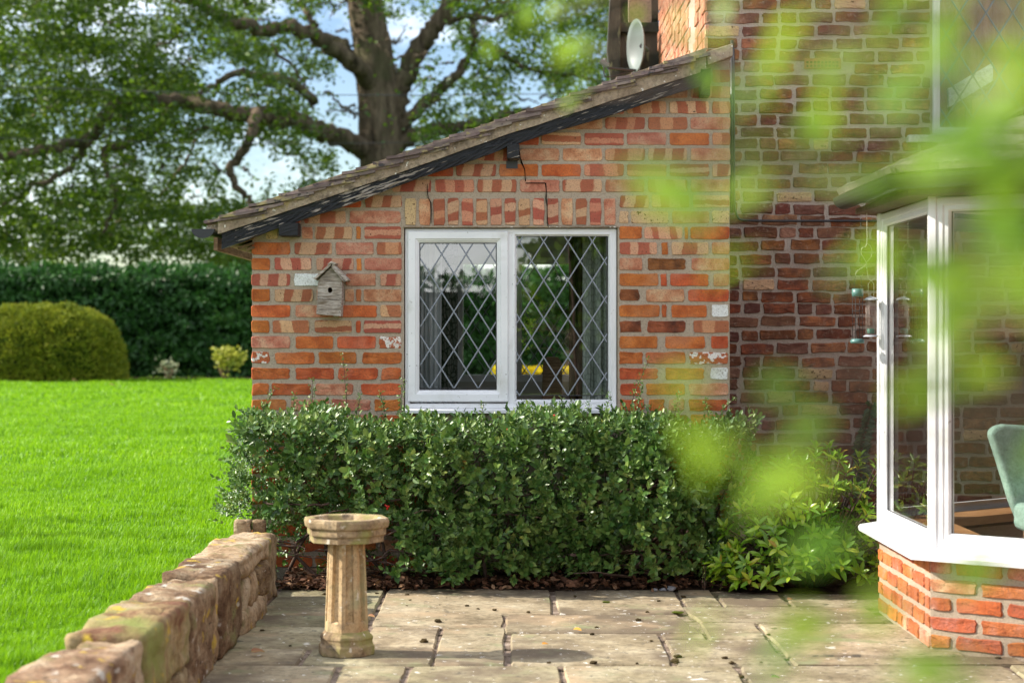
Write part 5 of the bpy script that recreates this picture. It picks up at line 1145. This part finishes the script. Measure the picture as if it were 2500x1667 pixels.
for p_ in whor:
    c0 = Vector((1.58, 10.05, .18)); ax = ((p_-c0).normalized()*.8+Vector((r.uniform(-.3, .3), -.35, .75))).normalized()
    a1 = ax.cross(Vector((.3, .9, .2))).normalized(); a2 = ax.cross(a1); ph = r.uniform(0, 6.28); nl = r.randint(6, 9)
    for i in range(nl):
        an = ph+i*2.4; t = i/nl; d = (a1*math.cos(an)+a2*math.sin(an))*(1.0-.45*t)+ax*(.25+.7*t)
        cand.append((p_+ax*(.04*t-.03), d, ax, (1.15-.45*t)*r.uniform(.75, 1.15)))
cand.sort(key=lambda c: c[0].y-.25*c[0].z); front, rest = cand[:290], cand[290:]
for (p_, d, n, s_) in front:
    o = obj('leaf', r.choice(lms), shrub); o.matrix_basis = Matrix.Translation(p_) @ orient(d, n).to_4x4() @ Matrix.Diagonal((s_, s_, s_, 1))
ps = np.array([c[0][:] for c in rest]); V, Fc = leaf_arrays(ps, np.array([c[1][:] for c in rest]), np.array([c[2][:] for c in rest]), np.array([.070*c[3] for c in rest]), np.array([.024*c[3] for c in rest]), T_OVAL)
tag(obj('inner_leaves', mesh('inner_leaves', V, Fc, LAUREL2), shrub), kind='stuff')
# low green weeds between bush and shrub
weed = thing('ground_weeds', 'low leafy seedlings at the corner of the lean-to beside the glossy shrub', 'plant', (1.22, 9.95, .02)); g = np.random.default_rng(9); N = 130
p = np.stack([g.uniform(1.0, 1.42, N), g.uniform(9.86, 10.1, N), g.uniform(.03, .34, N)*g.random(N)**.5], 1); V, Fc = sprigs(p, norm(rdir(N, g)+np.array([0, -.6, .8])), 7, g.uniform(.05, .09, N), g.uniform(.022, .036, N), g); tag(obj('foliage', mesh('foliage', V, Fc, COTO), weed), kind='stuff')
q = MB(); [q.tube([(a_[0], a_[1], 0), (a_[0]+.01, a_[1], a_[2])], .0025, 4) for a_ in p[::4]]; q.build('stem', TWIG, weed)
# ivy on the house wall
ivy = thing('ivy_vine', 'thin dark ivy vine climbing the house wall beside the bay', 'vine', (hx(2100), HY-.02, hz(1205)))
IVYM = objleaf(Mat('ivy_leaf'), [(0, (.012, .05, .022)), (1, (.04, .095, .04))], .4, .4, .12, (.05, .15, .03))
def ivy_leaf():
    pts = [(0, 0), (-.25, -.42), (.18, -.30), (.35, -.55), (.52, -.22), (1, 0), (.52, .22), (.35, .55), (.18, .30), (-.25, .42)]; v = [(.2, 0, .05)]+[(x*.048, y*.048, .0) for x, y in pts]; v[0] = (.012, 0, .004)
    return mesh('leaf', v, [[0, i+1, (i+1) % 10+1] for i in range(10)], IVYM)
il = ivy_leaf(); cp = [(2100, 1205), (2102, 1160), (2097, 1120), (2104, 1080), (2112, 1045), (2122, 1010), (2126, 985)]
sp = spline([Vector((hx(x), HY-.014, hz(y))) for x, y in cp], 5, .003); q = MB(); q.tube(sp, .003, 5); q.build('stem', TWIG, ivy, True)
for i, p_ in enumerate(sp):
    for s_ in (-1, 1):
        d = Vector((s_*r.uniform(.5, 1), -.25, r.uniform(-.6, .3))); o = obj('leaf', il, ivy); sc = r.uniform(.75, 1.3)*(1.25-.5*i/len(sp)); o.matrix_basis = Matrix.Translation(p_+Vector((s_*.014, -.008-r.random()*.012, r.uniform(-.01, .01)))) @ orient(d, Vector((r.uniform(-.3, .3), -1, .2))).to_4x4() @ Matrix.Diagonal((sc, sc, sc, 1))

# ================================================================== bird bath
BATH = surf('honey_stone', [(.3, (.38, .25, .125)), (.55, (.47, .33, .175)), (.75, (.53, .40, .235))], 5, .9, .2, .45, 70, .004, spots=[(6, .58, .72, (.33, .29, .15)), (22, .63, .70, (.60, .53, .40)), (12, .64, .74, (.17, .13, .085))])
BATHD = surf('stained_stone', [(.3, (.20, .14, .08)), (.55, (.33, .24, .14)), (.75, (.42, .32, .20))], 9, .92, .15, .6, 60, .005, spots=[(7, .52, .66, (.25, .235, .08)), (14, .60, .70, (.13, .10, .07)), (24, .64, .70, (.58, .52, .42))])
bx_, by_ = P(846, 0, 7.90).x, 7.90
bath = thing('bird_bath', 'octagonal honey stone bird bath on a fluted pedestal standing on the patio', 'bird bath', (bx_, by_, .0))
def octa(R_, z, ph=math.radians(37)): return [(bx_+R_*math.sin(ph+k*math.pi/4), by_-R_*math.cos(ph+k*math.pi/4), z) for k in range(8)]
def octa_stack(prof, capb=True, capt=True):
    v, f = [], []
    for (R_, z) in prof: v += octa(R_, z)
    for i in range(len(prof)-1):
        for k in range(8): f.append([i*8+k, i*8+(k+1) % 8, i*8+8+(k+1) % 8, i*8+8+k])
    if capb: f.append(list(range(8))[::-1])
    if capt: f.append([(len(prof)-1)*8+k for k in range(8)])
    return v, f
q = MB(); q.add(*octa_stack([(.160, .476), (.160, .503), (.168, .505), (.170, .512), (.170, .533), (.178, .536), (.181, .542), (.184, .562), (.180, .574), (.176, .576), (.145, .576), (.138, .572), (.128, .550), (.06, .543)])); q.build('basin', BATHD, bath, bevel=.0025)
q = MB(); prof = octa_stack([(.105, .108), (.076, .478)], False, False); v, f = [], []
b0, b1 = octa(.094, .100), octa(.079, .478)
for k in range(8):
    a, b, c, d = (Vector(p_) for p_ in (b0[k], b0[(k+1) % 8], b1[(k+1) % 8], b1[k])); n = (b-a).cross(d-a).normalized()
    cen = Vector((bx_, by_, a.z)); n = n if n.dot((a+b)/2-cen) > 0 else -n
    def L2(u, w_): return a.lerp(b, u).lerp(d.lerp(c, u), w_)
    o_ = [L2(0, 0), L2(1, 0), L2(1, 1), L2(0, 1)]; i_ = [L2(.24, .10), L2(.76, .10), L2(.76, .97), L2(.24, .97)]; j_ = [L2(.30, .125), L2(.70, .125), L2(.70, .955), L2(.30, .955)]; j_ = [p_-n*.017 for p_ in j_]
    m0 = len(v); v += o_+i_+j_
    for t in range(4): f.append([m0+t, m0+(t+1) % 4, m0+4+(t+1) % 4, m0+4+t]); f.append([m0+4+t, m0+4+(t+1) % 4, m0+8+(t+1) % 4, m0+8+t])
    f.append([m0+8, m0+9, m0+10, m0+11])
q.add(v, f); q.build('pedestal', BATH, bath, recalc=False)
q = MB(); q.add(*octa_stack([(.119, .002), (.121, .018), (.121, .040), (.113, .050), (.112, .066), (.116, .072), (.113, .082), (.098, .096), (.094, .104)])); q.build('base', BATHD, bath, bevel=.003)
# ================================================================== bird house
bh = thing('bird_house', 'weathered grey wooden bird box with pitched roof hung on the brick wall', 'bird house', (wx(804), WY-.06, wz(700)))
BS = F/10.27
def bp(x, y): return (730+x/8.71-CX)/BS, CH-(620+y/8.71-CY)/BS       # zoomed photo position on the box front
yfr, ybk = 10.265, 10.395
def quadprism(pts, y0, y1, name, mat, par, bev=.0015): q = MB(); q.prism([bp(*p_) for p_ in pts], 'y', y0, y1); return q.build(name, mat, par, bevel=bev)
hole = [bp(662+58*math.sin(a), 768-72*math.cos(a)*(1. if math.cos(a) > 0 else .9)) for a in [k*6.2832/14 for k in range(14)]]
outl = [(405, 590), (535, 593), (662, 597), (790, 600), (918, 604), (914, 700), (911, 790), (908, 880), (905, 975), (780, 968), (650, 958), (520, 955), (390, 952), (395, 770)]
ol = [bp(*p_) for p_ in outl]; v, f = [], []
order = sorted(range(14), key=lambda i: math.atan2(ol[i][0]-bp(662, 768)[0], ol[i][1]-bp(662, 768)[1]) % 6.2832)
hol2 = []
for i in order:
    a = math.atan2(ol[i][0]-bp(662, 768)[0], ol[i][1]-bp(662, 768)[1]); hol2.append((bp(662, 768)[0]+.0125*math.sin(a), bp(662, 768)[1]+.0165*math.cos(a)))
oo = [ol[i] for i in order]
for (yy) in (yfr, yfr+.012): v += [(p_[0], yy, p_[1]) for p_ in oo]+[(p_[0], yy, p_[1]) for p_ in hol2]
for i in range(14):
    j = (i+1) % 14; f += [[i, j, 14+j, 14+i], [28+i, 28+j, 42+j, 42+i], [i, j, 28+j, 28+i], [14+i, 14+j, 42+j, 42+i]]
q = MB(); q.add(v, f); q.build('front_board', WOODG, bh)
quadprism([(390, 962), (905, 984), (890, 1325), (368, 1280)], yfr-.002, yfr+.012, 'front_board', WOODG, bh)
quadprism([(418, 580), (420, 545), (690, 275), (905, 520), (918, 600)], yfr+.001, yfr+.014, 'gable_board', WOODG, bh)
quadprism([(372, 1285), (405, 590), (440, 592), (420, 1290)], yfr+.0125, ybk, 'side_board', WOODG, bh); quadprism([(848, 1318), (878, 606), (918, 604), (890, 1322)], yfr+.0125, ybk, 'side_board', WOODG, bh)
quadprism([(375, 1282), (888, 1322), (889, 1290), (377, 1250)], yfr+.013, ybk, 'bottom_board', WOODG, bh); quadprism([(440, 1250), (840, 1280), (870, 560), (440, 560)], ybk-.012, ybk-.001, 'back_board', WOODB, bh)
quadprism([(318, 528), (350, 552), (700, 240), (668, 205)], yfr-.028, ybk, 'roof_board', WOODG, bh); quadprism([(700, 255), (735, 215), (1062, 548), (1000, 585)], yfr-.022, ybk, 'roof_board', WOODG, bh)
quadprism([(700, 285), (722, 262), (985, 592), (960, 600)], yfr-.026, yfr+.01, 'roof_edge', WOODG, bh); quadprism([(612, 222), (700, 160), (810, 205), (745, 250), (700, 215), (640, 255)], yfr-.03, ybk-.01, 'ridge_cap', WOODG, bh)
NAIL = plain('rusty_nail', (.03, .02, .018), .6, .4)
for (x, y) in ((430, 612), (890, 640), (413, 912), (872, 950), (411, 998), (888, 1038), (395, 1205), (862, 1228), (618, 1273)):
    a = bp(x, y); q = MB(); q.tube([(a[0], yfr-.0042, a[1]), (a[0], yfr+.005, a[1])], .0019, 8); q.build('nail', NAIL, bh)
# ================================================================== bird feeders hung from the bay gutter
TEAL = plain('teal_plastic', (.075, .17, .155), .35, .5); FY2 = 9.10; WIRE = plain('dark_wire', (.035, .035, .035), .5, .4, .5); PALEW = plain('pale_wire', (.55, .53, .42), .5, .4, .2)
def fp(x, y): return P(2050+x/5.22, 580+y/5.22, FY2)
MESHM = plain('grey_mesh', (.34, .27, .23), .5, .4, .4)
def ring(mb, c, R_, rr, n=20): mb.tube([c+Vector((R_*math.cos(a), R_*math.sin(a), 0)) for a in [k*6.2832/n for k in range(n+1)]], rr, 5, False)
f1 = thing('bird_feeder', 'empty green capped wire cage feeder, left of the two hanging by the bay', 'bird feeder', fp(228, 1345), 'bird feeders hanging beside the bay window'); c = fp(228, 720); cb = fp(226, 1310); R1 = .026
q = MB(); q.lathe([(.027, -.016), (.0285, .0), (.0275, .022), (.024, .022), (.020, .006)], c+Vector((0, 0, .004)), 20); q.build('cap', TEAL, f1, True)
q = MB(); q.lathe([(.030, -.014), (.034, -.010), (.034, .0), (.026, .008), (.015, .009)], cb, 22); q.build('base_tray', TEAL, f1, True)
q = MB()
for k in range(8): a = k*6.2832/8+.2; q.tube([Vector((c.x+R1*math.cos(a), c.y+R1*math.sin(a), cb.z)), Vector((c.x+R1*math.cos(a), c.y+R1*math.sin(a), c.z))], .0012, 5)
for k in range(7): ring(q, Vector((c.x, c.y, cb.z+(c.z-cb.z)*(k+.6)/7.2)), R1, .0012)
q.build('cage', WIRE, f1, True)
q = MB(); q.tube(spline([fp(183, 660), fp(190, 560), fp(205, 490), fp(240, 470), fp(275, 530), fp(286, 660)], 5), .0011, 5); q.build('hanger', WIRE, f1, True)
f2 = thing('bird_feeder', 'grey metal mesh nut feeder with domed lid, right of the two hanging by the bay', 'bird feeder', fp(400, 1260), 'bird feeders hanging beside the bay window'); c = fp(400, 790); cb = fp(398, 1255)
LID = plain('pale_grey_metal_lid', (.50, .52, .56), .4, .5, .3)
q = MB(); q.lathe([(.037, -.003), (.037, .001), (.022, .010), (.006, .015), (.002, .017)], c, 22); q.build('lid', LID, f2, True); q = MB(); q.lathe([(.038, -.004), (.038, .0), (.026, .006), (.02, .007)], cb, 22); q.build('base_tray', LID, f2, True)
q = MB(); R2 = .0255
for k in range(22): a = k*6.2832/22; q.tube([Vector((c.x+R2*math.cos(a), c.y+R2*math.sin(a), cb.z+.006)), Vector((c.x+R2*math.cos(a), c.y+R2*math.sin(a), c.z))], .0007, 4)
for k in range(26): ring(q, Vector((c.x, c.y, cb.z+.006+(c.z-cb.z-.006)*k/26)), R2, .0007, 16)
q.build('mesh_tube', MESHM, f2, True)
q = MB(); q.lathe([(.018, .012), (.018, .036), (.015, .036)], cb, 14); q.build('seed_port', surf('jade_plastic', [(.3, (.04, .30, .20)), (.7, (.06, .36, .25))], 5, .4), f2, True)
q = MB(); q.tube([fp(364, 780), fp(364, 590), fp(400, 548), fp(436, 590), fp(432, 830)], .0011, 5); q.build('hanger', PALEW, f2, True)
hk = thing('hanging_wire', 'pale twisted wire loop holding the two bird feeders under the gutter', 'wire', fp(345, 70)); q = MB()
gtr = Vector((fp(345, 70).x, FY2, HZ+.03)); lo_ = [gtr, fp(345, 70), fp(285, 130), fp(275, 200), fp(300, 255), fp(340, 325), fp(300, 375), fp(225, 425), fp(204, 480), fp(245, 497), fp(297, 480)]
q.tube(spline(lo_, 5), .0016, 5); lo_ = [fp(345, 70), fp(390, 110), fp(412, 180), fp(395, 250), fp(345, 320), fp(350, 420), fp(365, 510), fp(400, 549), fp(456, 512)]; q.tube(spline(lo_, 5), .0016, 5); q.build('wire_loop', PALEW, hk, True)

# ================================================================== moss lumps and fallen leaves on the patio
MOSS = surf('dry_moss', [(.3, (.035, .022, .012)), (.6, (.09, .065, .03)), (.8, (.13, .12, .035))], 60, .95, .1, .8, 200, .01, rand=.3)
GM = surf('green_moss', [(.3, (.06, .09, .012)), (.7, (.14, .17, .02))], 60, .95, .1, .8, 200, .01)
def lump(seed):
    bm = bmesh.new(); bmesh.ops.create_icosphere(bm, subdivisions=2, radius=1); A = np.array([v_.co[:] for v_ in bm.verts]); A = A*(1+.30*vnoise(A, 3.1, seed)+.16*vnoise(A, 7, seed+1))[:, None]; A[:, 2] *= .65; f = [[v_.index for v_ in fc.verts] for fc in bm.faces]; bm.free()
    return mesh('moss_clump', A, f, MOSS)
lm = [lump(s_) for s_ in range(5)]; r = random.Random(2)
ML = [(994, 1454, 9), (1001, 1466, 6), (993, 1479, 5), (1073, 1477, 4), (1090, 1460, 4), (1140, 1480, 9), (1167, 1487, 6), (1207, 1490, 9), (1069, 1518, 13), (1035, 1568, 18), (1404, 1456, 7), (1480, 1470, 7), (1608, 1468, 7), (1558, 1515, 11), (1457, 1532, 8), (1446, 1549, 9), (1590, 1565, 7), (1449, 1619, 14), (1655, 1605, 16), (1648, 1617, 18), (1770, 1608, 13), (1787, 1620, 12), (1580, 1495, 8), (1290, 1495, 8), (1668, 1458, 10), (920, 1450, 8), (792, 1452, 9), (1810, 1653, 12), (2437, 1608, 12), (858, 1463, 8), (640, 1540, 9), (708, 1577, 6), (1340, 1619, 9), (1555, 1620, 7), (1858, 1618, 7), (1876, 1550, 8)]
for (px, py, s_) in ML:
    Y = F*CH/(py-CY); p_ = P(px, py, Y); sc = s_/F*Y*.6; o = obj('moss_clump', r.choice(lm), None, (p_.x, p_.y, sc*.42), (0, 0, r.uniform(0, 6)), (sc*r.uniform(.8, 1.3), sc, sc*.8))
    tag(o, 'small dark lump of dry moss fallen on the patio slabs', 'moss', 'moss lumps scattered over the patio')
for (px, py, s_, lab) in ((1480, 1471, 8, 'bright green moss cushion on the slab edge near the bush'), (1655, 1498, 12, 'yellow green moss cushion in the joint at the middle of the patio')):
    Y = F*CH/(py-CY); p_ = P(px, py, Y); sc = s_/F*Y*.8; tag(obj('moss_cushion', lm[0], None, (p_.x, p_.y, sc*.3), None, (sc*1.4, sc, sc*.6), GM), lab, 'moss')
DEADL = [objleaf(Mat('fallen_leaf_'+n_), [(0, a), (1, b)], .7, .2, .1, (.3, .15, .03)) for n_, a, b in (('brown', (.26, .12, .06), (.32, .17, .10)), ('orange', (.60, .24, .03), (.66, .30, .05)), ('green', (.06, .11, .03), (.09, .14, .04)))]
dl = leaf_mesh('fallen_leaf', .05, .03, .25, .35, DEADL[0], 3, 6, .03)
for (px, py, s_, mi, lab) in ((635, 1604, 1.3, 0, 'large brown dead leaf on the patio beside the stone wall'), (1413, 1543, .8, 1, 'small orange leaf lying on the patio in front of the bush'), (1333, 1578, .6, 1, 'tiny orange leaf fragment near the middle of the patio'), (910, 1510, .8, 0, 'curled tan leaf behind the bird bath pedestal'), (1895, 1660, .7, 2, 'dull green leaf at the bottom edge of the patio'), (1933, 1470, .8, 0, 'tan leaf on the patio under the glossy shrub'), (598, 1445, 1.6, 0, 'brown leaf at the end of the stone wall under the bush')):
    Y = F*CH/(py-CY); p_ = P(px, py, Y); o = obj('fallen_leaf', dl, None, (p_.x-.03*s_, p_.y, .014*s_+.004), (.35, -.15, r.uniform(-.6, .6)), (s_, s_, s_), DEADL[mi]); tag(o, lab, 'leaf')
for (px, py, s_, lab) in ((175, 937, 3.0, 'pale dead leaf on the lawn in front of the rounded bush'), (268, 949, 2.6, 'pale dead leaf on the lawn right of the rounded bush')):
    Y = F*(CH-LZ)/(py-CY); p_ = P(px, py, Y); o = obj('fallen_leaf', dl, None, (p_.x, Y, LZ+.10), (.3, .1, .4), (s_, s_, s_), DEADL[0]); tag(o, lab, 'leaf')
for (px, py, s_, lab) in ((1640, 1430, 13, 'larger grey pebble under the right end of the bush'), (1620, 1434, 9, 'upright small grey pebble left of the larger pebble under the bush'), (1600, 1433, 8, 'flat grey pebble, leftmost under the right end of the bush')):
    Y = 9.84; p_ = P(px, py, Y); sc = s_/F*Y; o = obj('pebble', mesh('pebble', [tuple(v_.co) for v_ in lm[1].vertices], [list(f_.vertices) for f_ in lm[1].polygons], surf('grey_pebble', [(.3, (.22, .22, .23)), (.7, (.36, .36, .37))], 9, .9), True), None, (p_.x, Y, sc*.5), (0, 0, s_), (sc, sc*.8, sc*.7)); tag(o, lab, 'pebble')

# ================================================================== young tree close to the camera, blurred
NEARL = objleaf(Mat('fresh_green_leaf'), [(0, (.06, .17, .012)), (.4, (.15, .31, .014)), (1, (.32, .44, .02))], .4, .35, .5, (.40, .58, .02))
near = thing('young_tree', 'blurred fresh green leafy young tree close to the viewer on the right', 'tree', (.74, .98, -.05)); r = random.Random(6)
nm = [leaf_mesh('leaf', .028, .018, .12+.06*s_, .15, NEARL, s_, 6, .01) for s_ in range(4)]
tb = MB(); trunk = spline([(.74, .94, -.06), (.71, .95, .6), (.67, .97, 1.2), (.64, .96, 1.8), (.60, .95, 2.3)], 5, .006); tb.tube(trunk, [.022-.0007*i for i in range(len(trunk))], 8)
# clusters: position in the photo, leaves, spread in metres, distance
CL = [(2330, 60, 10, .05, 1.25), (2440, 150, 10, .05, 1.2), (2250, 130, 6, .04, 1.35), (2480, 40, 8, .05, 1.1), (2120, 60, 2, .03, 1.5), (2000, 230, 5, .035, 1.25), (1900, 190, 3, .03, 1.4), (2460, 440, 4, .05, 1.15), (2330, 500, 4, .045, 1.2), (2240, 420, 1, .03, 1.35), 
      (2420, 600, 4, .045, 1.2), (2490, 720, 5, .04, 1.1), (2330, 640, 2, .03, 1.3), (2150, 600, 1, .02, 1.3), (1560, 355, 1, .008, 1.15), (1690, 400, 2, .02, 1.3), (1830, 420, 1, .02, 1.2), (1790, 1050, 3, .022, 1.2), (1850, 1120, 2, .02, 1.25), (1840, 900, 1, .02, 1.3), (2020, 930, 1, .02, 1.3), (1930, 1200, 2, .02, 1.15), (1800, 1000, 1, .01, 1.25), (1990, 1330, 1, .02, 1.3),
      (2080, 1480, 3, .03, 1.3), (2150, 1590, 4, .035, 1.25), (2300, 1620, 3, .035, 1.2), (2460, 980, 1, .02, 1.2), (2370, 820, 1, .02, 1.3), (1720, 170, 3, .03, 1.6), (1440, 130, 3, .025, 1.9), (1350, 40, 5, .04, 2.1), (1470, 60, 5, .04, 2.0), (1420, 240, 2, .02, 2.0), (1560, 20, 3, .04, 1.9), (1700, 40, 2, .03, 1.7), (2400, 1350, 1, .02, 1.3), (1900, 660, 1, .02, 1.3), (1960, 470, 2, .03, 1.35), (2380, 350, 2, .04, 1.25)]
for (px, py, n_, spd, Y) in CL:
    Y *= .66 if Y < 1.55 else .85; spd *= .72; n_ = round(n_*(2.0 if px > 2150 and py < 760 else .9 if py > 1100 else 1.3))
    c = P(px, py, Y); ti = min(range(len(trunk)), key=lambda i: abs(trunk[i].z-(c.z-.10))); a = trunk[ti]
    br = spline([a, a.lerp(c, .5)+Vector((r.uniform(-.03, .03), r.uniform(-.05, .05), .05)), c], 5, .003); tb.tube(br, [.0042-.0030*i/len(br) for i in range(len(br))], 5)
    for k in range(n_):
        p_ = c+Vector((r.gauss(0, spd), r.gauss(0, spd*1.6), r.gauss(0, spd*.8))); d = Vector((r.uniform(-1, .4), r.uniform(-.6, .6), r.uniform(-.7, .25))); n = Vector((r.uniform(-.5, .3), r.uniform(-.9, .2), .8)); sc = r.uniform(.75, 1.2)*(.75 if Y > 1.3 else 1)
        o = obj('leaf', r.choice(nm), near); o.matrix_basis = Matrix.Translation(p_) @ orient(d, n).to_4x4() @ Matrix.Diagonal((sc, sc, sc, 1))
tb.build('trunk', TWIG, near, True)
